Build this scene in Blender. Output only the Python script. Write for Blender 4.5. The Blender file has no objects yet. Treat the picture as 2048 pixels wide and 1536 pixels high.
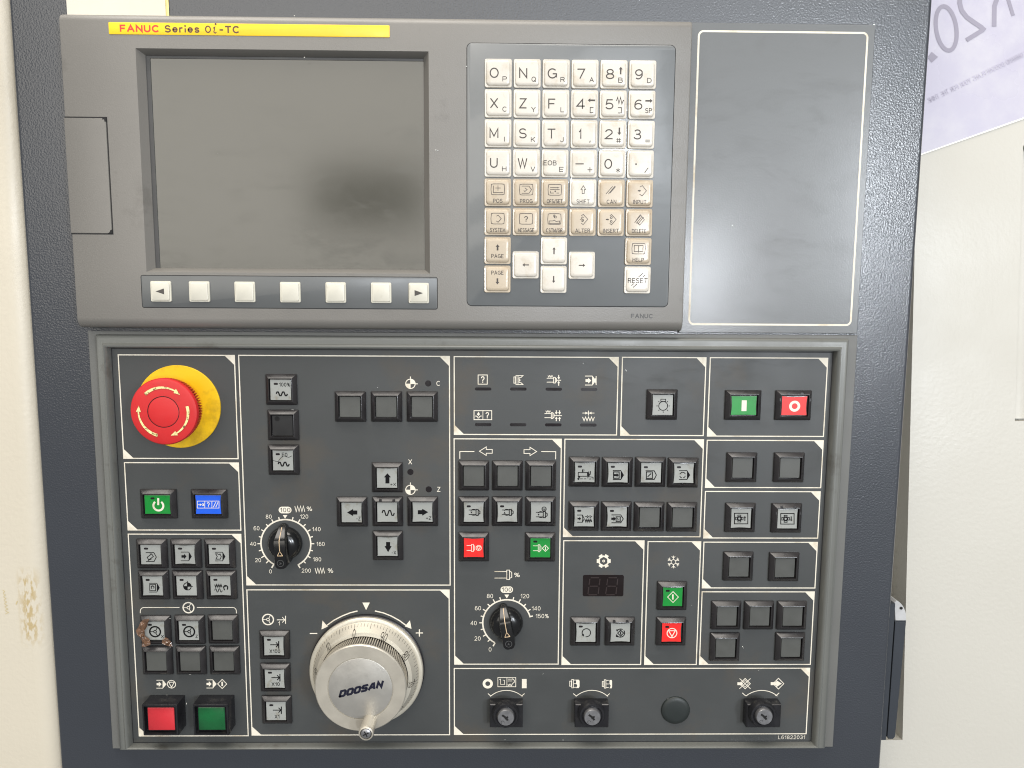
import bpy, math, random
from mathutils import Vector, Matrix
random.seed(7)
SC = bpy.context.scene
COL = SC.collection

# ---------------------------------------------------------------- frame of reference
# panel frame, millimetres: x right, y up, z out of the cabinet face towards the operator.
# world, metres: X = x, Y = -z, Z = y.  The camera stands H millimetres in front of the face.
H = 515.0
F = 1506.8
A_, B_, G_ = -0.11739434, -0.01478947, 0.00650713
def Rm():
    ca, sa, cb, sb, cg, sg = math.cos(A_), math.sin(A_), math.cos(B_), math.sin(B_), math.cos(G_), math.sin(G_)
    Rx = Matrix(((1,0,0),(0,ca,-sa),(0,sa,ca))); Ry = Matrix(((cb,0,sb),(0,1,0),(-sb,0,cb))); Rz = Matrix(((cg,-sg,0),(sg,cg,0),(0,0,1)))
    return Ry @ Rx @ Rz
RM = Rm()
def W(x, y, z): return Vector((x*.001, -z*.001, y*.001))
def ray(px, py): return RM @ Vector(((px-1024)/F, -(py-768)/F, -1.0))
def U(px, py, z=0.0):
    d = ray(px, py); t = (H - z) / -d.z
    return (d.x*t, d.y*t)
def mmpx(px, py, z=0.0):
    a = U(px-5, py, z); b = U(px+5, py, z); return (b[0]-a[0])/10

# ---------------------------------------------------------------- camera
cd = bpy.data.cameras.new('camera'); cam = bpy.data.objects.new('camera', cd); COL.objects.link(cam)
cd.sensor_width = 36; cd.lens = 36*F/2048; cd.clip_start = .005; cd.clip_end = 60
TOW = Matrix(((1,0,0),(0,0,-1),(0,1,0)))          # panel axes -> world axes
cam.matrix_world = Matrix.Translation(W(0,0,H)) @ (TOW @ RM).to_4x4()
SC.camera = cam
# ---------------------------------------------------------------- light: a workshop hall, bright high windows behind the operator
wd = bpy.data.worlds.new('World'); SC.world = wd; wd.use_nodes = True
bg = wd.node_tree.nodes['Background']; bg.inputs[0].default_value = (.86,.87,.88,1); bg.inputs[1].default_value = .34
def area(name, loc, target, sx, sy, power, col):
    l = bpy.data.lights.new(name, 'AREA'); l.shape = 'RECTANGLE'; l.size = sx; l.size_y = sy; l.energy = power; l.color = col
    o = bpy.data.objects.new(name, l); COL.objects.link(o); o.location = loc
    o.rotation_euler = (Vector(target)-Vector(loc)).to_track_quat('-Z','Y').to_euler()
    return o
area('hall_light_left', (-1.6,-4.0,1.2), (-.2,0,0), 3.3, 2.6, 74, (1,.945,.85))
area('hall_light_right', (1.6,-4.0,1.2), (.2,0,0), 3.3, 2.6, 68, (.93,.965,1))
area('ceiling_light', (-.3,-.72,1.85), (-.1,-.15,-.1), 2.4, 1.2, 68, (1,.94,.86))
area('side_window_light', (.99,-3.4,.1), (0,0,0), .1, .5, 34, (.9,.94,1))
area('far_window_light', (2.1,-3.4,.42), (.2,0,0), .3, .9, 50, (.88,.94,1))
SC.view_settings.view_transform = 'Standard'; SC.view_settings.look = 'None'
SC.view_settings.exposure = -.12; SC.view_settings.gamma = 1
SC.render.engine = 'CYCLES'; SC.cycles.filter_width = 1.1

# ---------------------------------------------------------------- materials
def srgb(r, g, b):
    f = lambda c: (c/255/12.92) if c <= 10 else (((c/255)+.055)/1.055)**2.4
    return (f(r), f(g), f(b), 1)
MATS = {}
def mat(name, col, rough=.5, metal=0, var=.12, vscale=30, bump=0, bscale=600, spec=.5, coat=0, dirt=None, dscale=60, dlow=.55, dhigh=.75, alpha=1, trans=0, bdist=.0003, rvar=.08, rnd=0, crough=.15, smear=0):
    if name in MATS: return MATS[name]
    m = bpy.data.materials.new(name); m.use_nodes = True; nt = m.node_tree; N = nt.nodes; L = nt.links
    p = N['Principled BSDF']; p.inputs['Metallic'].default_value = metal
    p.inputs['Specular IOR Level'].default_value = spec; p.inputs['Coat Weight'].default_value = coat
    p.inputs['Coat Roughness'].default_value = crough; p.inputs['Alpha'].default_value = alpha
    p.inputs['Transmission Weight'].default_value = trans
    tc = N.new('ShaderNodeTexCoord')
    geo = N.new('ShaderNodeNewGeometry')
    n1 = N.new('ShaderNodeTexNoise'); n1.inputs['Scale'].default_value = vscale; n1.inputs['Detail'].default_value = 5
    L.new(geo.outputs['Position'], n1.inputs['Vector'])
    hv = N.new('ShaderNodeMapRange'); hv.inputs[1].default_value = .3; hv.inputs[2].default_value = .7
    hv.inputs[3].default_value = 1-var; hv.inputs[4].default_value = 1+var
    L.new(n1.outputs['Fac'], hv.inputs[0])
    mul = N.new('ShaderNodeVectorMath'); mul.operation = 'SCALE'; mul.inputs[0].default_value = col[:3]
    src = hv.outputs[0]
    if rnd:
        oi = N.new('ShaderNodeObjectInfo'); mr = N.new('ShaderNodeMapRange'); mr.inputs[3].default_value = 1-rnd; mr.inputs[4].default_value = 1+rnd
        L.new(oi.outputs['Random'], mr.inputs[0]); mm = N.new('ShaderNodeMath'); mm.operation = 'MULTIPLY'
        L.new(src, mm.inputs[0]); L.new(mr.outputs[0], mm.inputs[1]); src = mm.outputs[0]
    L.new(src, mul.inputs['Scale'])
    out = mul.outputs[0]
    if dirt is not None:
        n2 = N.new('ShaderNodeTexNoise'); n2.inputs['Scale'].default_value = dscale; n2.inputs['Detail'].default_value = 8; n2.inputs['Roughness'].default_value = .65
        L.new(geo.outputs['Position'], n2.inputs['Vector'])
        r2 = N.new('ShaderNodeMapRange'); r2.inputs[1].default_value = dlow; r2.inputs[2].default_value = dhigh
        L.new(n2.outputs['Fac'], r2.inputs[0])
        mx = N.new('ShaderNodeMix'); mx.data_type = 'RGBA'; mx.inputs['B'].default_value = dirt
        L.new(r2.outputs[0], mx.inputs['Factor']); L.new(out, mx.inputs['A']); out = mx.outputs['Result']
    L.new(out, p.inputs['Base Color'])
    rr_ = N.new('ShaderNodeMapRange'); rr_.inputs[1].default_value = .3; rr_.inputs[2].default_value = .7
    rr_.inputs[3].default_value = max(.02, rough-rvar); rr_.inputs[4].default_value = min(1, rough+rvar)
    n3 = N.new('ShaderNodeTexNoise'); n3.inputs['Scale'].default_value = vscale*2.3; n3.inputs['Detail'].default_value = 6
    L.new(geo.outputs['Position'], n3.inputs['Vector']); L.new(n3.outputs['Fac'], rr_.inputs[0]); ro = rr_.outputs[0]
    if smear:      # wiped finger grease: stretched streaks that change the gloss
        mp = N.new('ShaderNodeMapping'); mp.inputs['Scale'].default_value = (1,1,2.6); mp.inputs['Rotation'].default_value = (0,.5,0)
        n4 = N.new('ShaderNodeTexNoise'); n4.inputs['Scale'].default_value = 26; n4.inputs['Detail'].default_value = 9; n4.inputs['Roughness'].default_value = .72; n4.inputs['Distortion'].default_value = .8
        L.new(geo.outputs['Position'], mp.inputs['Vector']); L.new(mp.outputs[0], n4.inputs['Vector'])
        r4 = N.new('ShaderNodeMapRange'); r4.inputs[1].default_value = .5; r4.inputs[2].default_value = .72; r4.inputs[4].default_value = smear
        L.new(n4.outputs['Fac'], r4.inputs[0]); ad = N.new('ShaderNodeMath'); ad.operation = 'ADD'; L.new(ro, ad.inputs[0]); L.new(r4.outputs[0], ad.inputs[1]); ro = ad.outputs[0]
    L.new(ro, p.inputs['Roughness'])
    if bump:
        nb = N.new('ShaderNodeTexNoise'); nb.inputs['Scale'].default_value = bscale; nb.inputs['Detail'].default_value = 2
        L.new(geo.outputs['Position'], nb.inputs['Vector'])
        b = N.new('ShaderNodeBump'); b.inputs['Strength'].default_value = bump; b.inputs['Distance'].default_value = bdist
        L.new(nb.outputs['Fac'], b.inputs['Height']); L.new(b.outputs[0], p.inputs['Normal']); L.new(b.outputs[0], p.inputs['Coat Normal'])
    MATS[name] = m; return m
M = dict(
 cabinet = mat('cabinet_paint', srgb(43,47,54), .4, spec=.62, rvar=.02, bump=.42, bscale=850, bdist=.00045, coat=.8, crough=.1, var=.06, vscale=8),
 housing = mat('housing_plastic', srgb(112,109,104), .42, spec=.78, rvar=.02, smear=.08, bump=.25, bscale=1500, var=.05, vscale=12, dirt=srgb(70,66,60), dscale=25, dlow=.62, dhigh=.9),
 groove = mat('dark_groove_shade', srgb(14,14,15), .7, var=.1),  # dark joints, also the painted shade line round the printed face
 screen = mat('screen_glass', srgb(68,67,60), .175, var=.02, vscale=10, spec=1.0, rvar=0, smear=.10, bump=.04, bscale=2500),
 membrane = mat('keypad_membrane', srgb(98,101,102), .38, var=.04, bump=.14, bscale=55, bdist=.0008, spec=.8, rvar=.02, coat=.6, crough=.1, smear=.1),
 strip = mat('softkey_membrane', srgb(90,92,92), .36, smear=.1, var=.05, spec=.6, rvar=.03),
 blank = mat('blank_plate_paint', srgb(76,78,78), .45, bump=.3, bscale=1100, bdist=.0001, var=.05, vscale=5, spec=.6, rvar=.01, coat=.5, crough=.2, smear=.08, dirt=srgb(68,68,68), dscale=9, dlow=.5, dhigh=.85),
 ink = mat('white_ink', srgb(220,213,197), .6, var=.06, vscale=60, dirt=srgb(165,145,110), dscale=45, dlow=.54, dhigh=.8),
 black_ink = mat('black_ink', srgb(12,12,14), .7, var=.1, spec=.15),
 grey_ink = mat('grey_ink', srgb(66,60,56), .6, var=.08),
 yellow_plate = mat('yellow_label', srgb(243,196,30), .4, var=.05, dirt=srgb(120,95,30), dscale=90, dlow=.66, dhigh=.95),
 red_ink = mat('red_ink', srgb(205,50,45), .5, var=.05),
 brown_ink = mat('brown_ink', srgb(88,62,45), .5, var=.05),
 white_key = mat('white_key', srgb(201,195,184), .32, var=.03, coat=.3, dirt=srgb(172,156,128), dscale=100, dlow=.54, dhigh=.86, rnd=.035),
 beige_key = mat('beige_key', srgb(180,166,145), .32, var=.04, coat=.3, dirt=srgb(160,136,106), dscale=90, dlow=.55, dhigh=.9, rnd=.03),
 soft_key = mat('soft_key', srgb(202,198,184), .4, var=.04, dirt=srgb(170,160,135), dscale=120, dlow=.62, dhigh=.95),
 frame = mat('frame_plastic', srgb(102,103,99), .38, spec=.6, var=.05, vscale=14, bump=.12, bscale=1500, dirt=srgb(62,55,46), dscale=45, dlow=.58, dhigh=.85),
 flange = mat('flange_plastic', srgb(98,98,95), .5, var=.05, vscale=14),
 face = mat('panel_face', srgb(61,63,63), .46, var=.08, vscale=11, bump=.08, bscale=2200, dirt=srgb(76,68,57), dscale=13, dlow=.53, dhigh=.78, smear=.12),
 bezel = mat('button_bezel', srgb(38,36,37), .32, spec=.65, var=.15, vscale=90, bump=.12, bscale=1500, dirt=srgb(66,58,50), dscale=120, dlow=.6, dhigh=.9),
 blank_cap = mat('blank_cap', srgb(74,75,72), .42, var=.08, vscale=60, bump=.1, bscale=1800, rnd=.06),
 grey_cap = mat('grey_cap', srgb(146,148,144), .42, var=.06, vscale=90, dirt=srgb(110,100,76), dscale=170, dlow=.58, dhigh=.85, rnd=.05),
 green_cap = mat('green_cap', srgb(14,130,48), .35, var=.08, vscale=70, dirt=srgb(20,70,30), dscale=150, dlow=.6, dhigh=.9, rnd=.05),
 dark_green = mat('dark_green_lens', srgb(10,84,42), .28, var=.3, vscale=70, coat=.3),
 red_cap = mat('red_cap', srgb(226,38,34), .35, var=.05, vscale=70, dirt=srgb(140,30,25), dscale=150, dlow=.62, dhigh=.92, rnd=.03),
 red_lens = mat('red_lens', srgb(192,46,54), .3, var=.08, smear=.15, dirt=srgb(120,30,36), dscale=90, dlow=.6, dhigh=.95),
 blue_cap = mat('blue_cap', srgb(28,90,215), .35, var=.06, vscale=70),
 black_cap = mat('black_cap', srgb(30,30,31), .35, var=.1),
 estop_red = mat('stop_button_red', srgb(192,34,36), .45, var=.05, vscale=60, bump=.05, bscale=1500, dirt=srgb(150,44,38), dscale=70, dlow=.58, dhigh=.95, smear=.12),
 estop_yellow = mat('stop_plate_yellow', srgb(226,182,4), .5, var=.05, vscale=40, dirt=srgb(140,108,12), dscale=55, dlow=.52, dhigh=.85),
 cream_ink = mat('cream_ink', srgb(225,215,150), .6, var=.15, vscale=400, dirt=srgb(110,90,55), dscale=500, dlow=.52, dhigh=.62),
 knob = mat('knob_black', srgb(13,14,15), .22, var=.1, bump=.03, bscale=900, coat=.2),
 alu = mat('brushed_aluminium', srgb(192,186,173), .42, metal=.6, var=.05, vscale=40, bump=.05, bscale=2500),
 alu_dial = mat('dial_aluminium', srgb(203,197,182), .45, metal=.5, var=.06, vscale=30, dirt=srgb(150,135,105), dscale=60, dlow=.6, dhigh=.95),
 rim = mat('dark_rim', srgb(38,36,40), .3, metal=.4),
 logo_ink = mat('logo_ink', srgb(14,16,36), .4),
 steel = mat('lock_steel', srgb(148,148,150), .36, metal=.8, var=.1, vscale=200),
 dark_hole = mat('dark_hole', srgb(6,6,6), .8),
 lockbody = mat('lock_body_plastic', srgb(26,26,29), .3, var=.2, vscale=80, bump=.15, bscale=900, dirt=srgb(60,58,54), dscale=150, dlow=.6, dhigh=.9),
 lamp = mat('lamp_window', srgb(26,22,24), .25, var=.1),
 readout = mat('readout_window', srgb(22,14,14), .18, var=.08),
 segment = mat('readout_segment', srgb(40,27,26), .4),
 paper = mat('paper', srgb(208,201,187), .7, var=.02, dirt=srgb(215,205,185), dscale=20, dlow=.55, dhigh=.8),
 ypaper = mat('yellow_paper', srgb(238,222,150), .7, var=.02),
 handle = mat('handle_paint', srgb(50,54,60), .5, spec=.3, var=.05, bump=.1, bscale=900),
 chrome = mat('handle_tip', srgb(205,205,205), .35, metal=.5),
 banner = mat('lavender_film', srgb(172,169,184), .32, var=.03, vscale=6, dirt=srgb(186,184,192), dscale=30, dlow=.45, dhigh=.75),
 banner_highlight = mat('film_edge_highlight', srgb(246,243,236), .5),
 banner_ink = mat('faded_ink', srgb(138,134,148), .5, var=.04),
 banner_small = mat('pale_ink', srgb(172,168,186), .5),
 door = mat('cream_paint', srgb(184,181,172), .42, var=.015, vscale=6, bump=.18, bscale=330, bdist=.0008),
 film = mat('brown_film', srgb(104,76,56), .08, var=.45, vscale=160, alpha=.88, spec=.9, bump=.5, bscale=260, bdist=.002),
 chip = mat('metal_chip', srgb(225,225,220), .25, metal=.8),
 blocker = mat('blocker_black', srgb(10,10,11), .4),
)

# ---------------------------------------------------------------- mesh building
class MB:
    def __init__(s): s.v = []; s.f = []; s.n = 0
    def loops(s, loops, cap_last=True, cap_first=False, close=True):
        base = len(s.v); k = len(loops[0])
        for lp in loops: s.v += list(lp)
        for i in range(len(loops)-1):
            a = base+i*k; b = a+k
            for j in range(k if close else k-1):
                j2 = (j+1) % k
                s.f.append((a+j, a+j2, b+j2, b+j))
        if cap_last: s.f.append(tuple(range(base+(len(loops)-1)*k, base+len(loops)*k)))
        if cap_first: s.f.append(tuple(reversed(range(base, base+k))))
        return s
    def face(s, pts):
        b = len(s.v); s.v += list(pts); s.f.append(tuple(range(b, b+len(pts)))); return s
    def box(s, x0, y0, z0, x1, y1, z1, b=0):
        if b:
            return s.loops([rl(x0,y0,x1,y1,z0), rl(x0,y0,x1,y1,z1-b), rl(x0+b,y0+b,x1-b,y1-b,z1)], True, True)
        return s.loops([rl(x0,y0,x1,y1,z0), rl(x0,y0,x1,y1,z1)], True, True)
    def add(s, o):
        b = len(s.v); s.v += o.v; s.f += [tuple(i+b for i in f) for f in o.f]; return s
    def mesh(s, name, m, loc=(0,0,0), smooth=35):
        me = bpy.data.meshes.new(name)
        me.from_pydata([((x-loc[0])*.001, -(z-loc[2])*.001, (y-loc[1])*.001) for x, y, z in s.v], [], s.f)
        me.materials.append(m if not isinstance(m, str) else M[m]); me.update()
        if smooth:
            me.shade_smooth()
            me.set_sharp_from_angle(angle=math.radians(smooth))
        return me
def rl(x0, y0, x1, y1, z): return [(x0,y0,z),(x1,y0,z),(x1,y1,z),(x0,y1,z)]
def rr(cx, cy, w, h, r, z, n=5):
    o = []; r = min(r, w/2-.01, h/2-.01)
    for (sx, sy, a0) in ((1,-1,-90),(1,1,0),(-1,1,90),(-1,-1,180)):
        for i in range(n+1):
            a = math.radians(a0+90*i/n)
            o.append((cx+sx*(w/2-r)+r*math.cos(a), cy+sy*(h/2-r)+r*math.sin(a), z))
    return o
def circ(cx, cy, r, z, n=48, r2=None):
    return [(cx+r*math.cos(2*math.pi*i/n), cy+(r2 or r)*math.sin(2*math.pi*i/n), z) for i in range(n)]
def lathe(mb, cx, cy, prof, n=64, cap=True):
    return mb.loops([circ(cx, cy, max(r,.01), z, n) for r, z in prof], cap)
def gear(cx, cy, r1, r0, z, n):
    o = []
    for i in range(n):
        for q, r in ((0,r0),(.28,r1),(.62,r1),(.9,r0)):
            a = 2*math.pi*(i+q)/n; o.append((cx+r*math.cos(a), cy+r*math.sin(a), z))
    return o
def place(name, me, loc=(0,0,0), parent=None, label=None, cat=None, group=None, kind=None):
    o = bpy.data.objects.new(name, me); COL.objects.link(o)
    w = W(*loc)
    if parent is not None:
        o.parent = parent; w = w - Vector(parent['_w'])
    o.location = w; o['_w'] = list(W(*loc))
    if label: o['label'] = label
    if cat: o['category'] = cat
    if group: o['group'] = group
    if kind: o['kind'] = kind
    return o
def obj(name, mb, m, parent=None, loc=(0,0,0), smooth=35, **k):
    return place(name, mb.mesh(name, m, loc, smooth), loc, parent, **k)
def thing(name, label, cat, loc=(0,0,0), group=None): return place(name, None, loc, None, label, cat, group)

# flat print: strokes, fills, letters
# single-stroke lettering: each glyph is (advance width, strokes) in a box one unit high
def E_(cx, cy, rx, ry, a0, a1, n=None):
    n = n or max(3, int(abs(a1-a0)/18))
    return [(cx+rx*math.cos(math.radians(a0+(a1-a0)*i/n)), cy+ry*math.sin(math.radians(a0+(a1-a0)*i/n))) for i in range(n+1)]
def ov(w, r=.5): return E_(w/2, .5, w/2, .5, 90, 450, 24)
GL = {
 'A': (.8, [[(0,0),(.4,1),(.8,0)], [(.14,.34),(.66,.34)]]),
 'B': (.66, [[(0,0),(0,1),(.38,1)]+E_(.38,.77,.24,.23,90,-90)[1:]+[(0,.54)], [(.38,.54)]+E_(.4,.27,.27,.27,90,-90)[1:]+[(0,0)]]),
 'C': (.78, [E_(.42,.5,.42,.5,48,312)]), 'D': (.72, [[(0,0),(0,1),(.28,1)]+E_(.28,.5,.44,.5,90,-90)[1:]+[(0,0)]]),
 'E': (.6, [[(.6,1),(0,1),(0,0),(.6,0)], [(0,.52),(.52,.52)]]), 'F': (.58, [[(.58,1),(0,1),(0,0)], [(0,.5),(.5,.5)]]),
 'G': (.8, [E_(.42,.5,.42,.5,48,350)+[(.82,.46),(.48,.46)], [(.82,.46),(.82,.1)]]), 'H': (.68, [[(0,0),(0,1)],[(.68,0),(.68,1)],[(0,.52),(.68,.52)]]),
 'I': (.04, [[(.02,0),(.02,1)]]), 'J': (.5, [[(.5,1),(.5,.25)]+E_(.25,.25,.25,.25,0,-180)[1:]]), 'K': (.66, [[(0,0),(0,1)],[(.62,1),(0,.36)],[(.2,.58),(.66,0)]]),
 'L': (.54, [[(0,1),(0,0),(.54,0)]]), 'M': (.82, [[(0,0),(0,1),(.41,.16),(.82,1),(.82,0)]]), 'N': (.7, [[(0,0),(0,1),(.7,0),(.7,1)]]), 'O': (.84, [ov(.84)]),
 'P': (.64, [[(0,0),(0,1),(.36,1)]+E_(.36,.73,.27,.27,90,-90)[1:]+[(0,.46)]]), 'Q': (.84, [ov(.84), [(.5,.28),(.86,-.06)]]),
 'R': (.68, [[(0,0),(0,1),(.38,1)]+E_(.38,.75,.26,.25,90,-90)[1:]+[(0,.5)], [(.38,.5),(.66,0)]]),
 'S': (.66, [E_(.33,.745,.29,.255,30,270)+E_(.33,.255,.32,.255,90,-150)[1:]]), 'T': (.72, [[(0,1),(.72,1)],[(.36,1),(.36,0)]]),
 'U': (.68, [[(0,1),(0,.34)]+E_(.34,.34,.34,.34,180,360)[1:]+[(.68,1)]]), 'V': (.74, [[(0,1),(.37,0),(.74,1)]]), 'W': (1.0, [[(0,1),(.25,0),(.5,.96),(.75,0),(1.0,1)]]),
 'X': (.7, [[(0,1),(.7,0)],[(.7,1),(0,0)]]), 'Y': (.72, [[(0,1),(.36,.46),(.72,1)],[(.36,.46),(.36,0)]]), 'Z': (.66, [[(.02,1),(.64,1),(0,0),(.66,0)]]),
 '0': (.6, [ov(.6)]), '1': (.34, [[(0,.74),(.16,.82),(.3,1),(.3,0)]]), '2': (.6, [E_(.3,.71,.28,.29,165,-25)+[(0,0),(.6,0)]]),
 '3': (.6, [E_(.29,.76,.25,.24,150,-90)+[(.2,.52)], [(.29,.52)]+E_(.29,.26,.3,.26,90,-155)[1:]]), '4': (.64, [[(.48,0),(.48,1),(0,.26),(.64,.26)]]),
 '5': (.6, [[(.54,1),(.1,1),(.03,.5)]+E_(.28,.31,.31,.31,125,-150)[1:]]), '6': (.6, [E_(.31,.31,.3,.31,0,360,20), [(.02,.36)]+E_(.36,.4,.36,.6,180,62)[1:]]),
 '7': (.6, [[(0,1),(.6,1),(.2,0)]]), '8': (.6, [E_(.3,.76,.25,.24,-90,270,18), E_(.3,.26,.3,.26,90,450,18)]), '9': (.6, [E_(.29,.69,.29,.31,0,360,20), [(.58,.64)]+E_(.24,.6,.36,.6,0,-118)[1:]]),
 '%': (.9, [E_(.19,.77,.17,.22,0,360,14), E_(.71,.23,.17,.22,0,360,14), [(.7,1),(.2,0)]]), '?': (.56, [E_(.28,.74,.26,.26,170,-45)+[(.28,.42),(.28,.26)], [(.28,.1),(.28,0)]]),
 '+': (.6, [[(0,.45),(.6,.45)],[(.3,.15),(.3,.75)]]), '-': (.5, [[(.06,.42),(.44,.42)]]), '/': (.42, [[(0,-.06),(.42,1.04)]]), ' ': (.36, []), '.': (.06, [[(.03,0),(.03,.1)]]), ',': (.1, [[(.1,.12),(0,-.12)]]),
 'e': (.56, [[(.02,.36),(.54,.36)]+E_(.28,.36,.27,.34,0,315)[1:]]), 'r': (.34, [[(0,0),(0,.68)],[(0,.44)]+E_(.24,.4,.24,.28,170,70)[1:]]), 'i': (.06, [[(.03,0),(.03,.54)],[(.03,.93),(.03,1.08)]]),
 's': (.5, [E_(.25,.52,.22,.17,25,270)+E_(.25,.18,.24,.17,90,-155)[1:]]),
 'β': (.6, [[(0,-.3),(0,.6)]+E_(.26,.72,.26,.28,170,-60)[1:]+[(.2,.5)], [(.3,.5)]+E_(.28,.24,.3,.25,80,-160)[1:]]),
 'α': (.7, [[(.7,.75)]+E_(.28,.38,.28,.37,35,325)[1:]+[(.7,0)]]),
}
_o = [(.12,0),(.62,0),(.74,.14),(.74,.86),(.62,1),(.12,1),(0,.86),(0,.14),(.12,0)]
GL['o'] = (.74, [[(.37,0)]+_o[1:-1]+[(.12,0),(.37,0)]]); GL['d'] = (.74, [[(0,0),(.6,0),(.74,.14),(.74,.86),(.6,1),(0,1),(0,0)]])
GL['z'] = (.72, [[(.7,1),(.1,1),(0,.88),(0,.6),(.1,.5),(.6,.5),(.7,.4),(.7,.12),(.6,0),(0,0)]]); GL['a'] = (.84, [[(0,0),(.34,1),(.56,1),(.84,0)],[(.2,.3),(.68,.3)]])
def text(mb, s, cx, cy, h, z, w=None, xs=1.0, off=0.0, rot=0, shear=0, space=1.0, mirror=1):
    wt = max(.1, .125+off*2.2)*h; gap = .24+wt/h*.55
    X = 0; items = []
    for i, ch in enumerate(s):
        adv, st = GL[ch]; items.append((X, st)); X += adv+gap
    tot = X-gap; kx = h*xs
    if w: kx = (w-wt)/max(tot, .02) if tot > .1 else h
    kx = max(kx, .01); ky = (h-wt*.0)
    ca, sa = math.cos(math.radians(rot)), math.sin(math.radians(rot)); q = 0
    for x0, st in items:
        for pl in st:
            closed = len(pl) > 8 and abs(pl[0][0]-pl[-1][0])+abs(pl[0][1]-pl[-1][1]) < 1e-6
            pts = []
            for x, y in (pl[:-1] if closed else pl):
                a = ((x0+x-tot/2)*kx+(y-.5)*ky*shear)*mirror; b = (y-.5)*(ky-wt)
                pts.append((cx+a*ca-b*sa, cy+a*sa+b*ca))
            if not closed:      # square ends run half a stroke past the last point
                p0, p1 = Vector(pts[0]), Vector(pts[1]); d = (p0-p1).normalized()*wt*.3; pts[0] = tuple(p0+d)
                p0, p1 = Vector(pts[-1]), Vector(pts[-2]); d = (p0-p1).normalized()*wt*.3; pts[-1] = tuple(p0+d)
            stroke(mb, pts, wt, z+.002*(q % 3), closed); q += 1
def stroke(mb, pts, w, z, closed=False):
    n = len(pts); L = []; R = []
    for i in range(n):
        p = Vector(pts[i][:2])
        a = Vector(pts[(i-1) % n][:2]) if (closed or i > 0) else None
        b = Vector(pts[(i+1) % n][:2]) if (closed or i < n-1) else None
        d1 = (p-a).normalized() if a is not None and (p-a).length > 1e-9 else None
        d2 = (b-p).normalized() if b is not None and (b-p).length > 1e-9 else None
        if d1 is None: d1 = d2
        if d2 is None: d2 = d1
        n1 = Vector((-d1.y, d1.x)); n2 = Vector((-d2.y, d2.x)); m = (n1+n2)
        if m.length < 1e-6: m = n1
        m.normalize(); c = max(.35, m.dot(n1)); o = m*(w/2/c)
        L.append((p.x+o.x, p.y+o.y, z)); R.append((p.x-o.x, p.y-o.y, z))
    b = len(mb.v); mb.v += L+R
    for i in range(n if closed else n-1):
        j = (i+1) % n
        mb.f.append((b+i, b+n+i, b+n+j, b+j))
FR = dict(A=(210,680,6.983), B=(470,700,4.6545), C=(240,900,7.877), D=(250,1050,8.084), E=(250,1190,8.084), F=(250,1330,7.68), G=(480,980,8.086),
 H=(660,900,6.4), I=(490,1170,4.954), J=(900,700,5.851), K=(900,880,6.143), L=(900,1120,6.982), M=(1120,870,6.983), N=(1120,1070,5.689),
 O=(1390,700,5.909), P=(1390,950,6.145), Q=(1390,1160,6.145), R=(900,1320,5.535), S=(1260,1320,4.655), T=(1220,700,7.314),
 X=(920,80,4.6545), Y=(920,340,4.267), Z=(0,0,4.0), V=(512,0,4.0))
def draw(fr, z, items, mb=None, wk=1.0):
    """marks measured in view fr, laid on the plane z of the panel; angles clockwise from 12 o'clock"""
    ox, oy, k = FR[fr]; mb = mb or MB()
    def P(x, y): return U(ox+x/k, oy+y/k, z)
    for it in items:
        mb.n += 1; zz = z+.004*mb.n; t = it[0]
        if t == 'l' or t == 'L':
            q = it[2]; m = mmpx(ox+q[0][0]/k, oy+q[0][1]/k, z)/k
            stroke(mb, [P(*a) for a in q], it[1]*m*wk, zz, t == 'L')
        elif t == 'f':
            pts = [P(*a)+(zz,) for a in it[1]]
            ar = sum(pts[i-1][0]*pts[i][1]-pts[i][0]*pts[i-1][1] for i in range(len(pts)))
            mb.face(pts if ar > 0 else pts[::-1])
        else:
            x, y = (it[2], it[3]) if t == 't' else (it[1], it[2]); m = mmpx(ox+x/k, oy+y/k, z)/k; c = P(x, y)
            if t == 'c':       # ring: x y r width
                stroke(mb, [(c[0]+it[3]*m*math.cos(a*math.pi/14), c[1]+it[3]*m*math.sin(a*math.pi/14)) for a in range(28)], it[4]*m*wk, zz, True)
            elif t == 'd':     # disc
                mb.face(circ(c[0], c[1], it[3]*m, zz, 24))
            elif t == 'a':     # arc: x y r a0 a1 width
                n = max(4, int(abs(it[5]-it[4])/8)); 
                stroke(mb, [(c[0]+it[3]*m*math.sin(math.radians(it[4]+(it[5]-it[4])*i/n)), c[1]+it[3]*m*math.cos(math.radians(it[4]+(it[5]-it[4])*i/n))) for i in range(n+1)], it[6]*m*wk, zz)
            elif t == 's':     # sector filled
                a0, a1 = it[4], it[5]
                mb.face([(c[0], c[1], zz)]+[(c[0]+it[3]*m*math.sin(math.radians(a0+(a1-a0)*i/8)), c[1]+it[3]*m*math.cos(math.radians(a0+(a1-a0)*i/8)), zz) for i in range(8,-1,-1)])
            elif t == 'p':     # pill: x y w h
                mb.face(rr(c[0], c[1], it[3]*m, it[4]*m*1.03, it[4]*m*.5, zz, 6))
            elif t == 't':     # text, x y h [w off]
                text(mb, it[1], c[0], c[1], it[4]*m*1.04, zz, (it[5]*m if len(it) > 5 and it[5] else None), xs=.86, off=(.006 if wk > 1.2 else it[6] if len(it) > 6 else 0), rot=(it[7] if len(it) > 7 else 0), shear=(it[8] if len(it) > 8 else 0))
    return mb
def zig(x0, x1, yc, h, n):
    return [(x0+(x1-x0)*i/n, yc+(h/2 if i % 2 else -h/2)) for i in range(n+1)]
def wave(x0, x1, yc, h, n=2):
    o = []
    for i in range(n*16+1):
        t = i/(n*16); a = t*n*2*math.pi
        o.append((x0+(x1-x0)*t, yc-h/2*max(-1, min(1, 1.35*math.cos(a-math.pi*.5)))))
    return o

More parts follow.
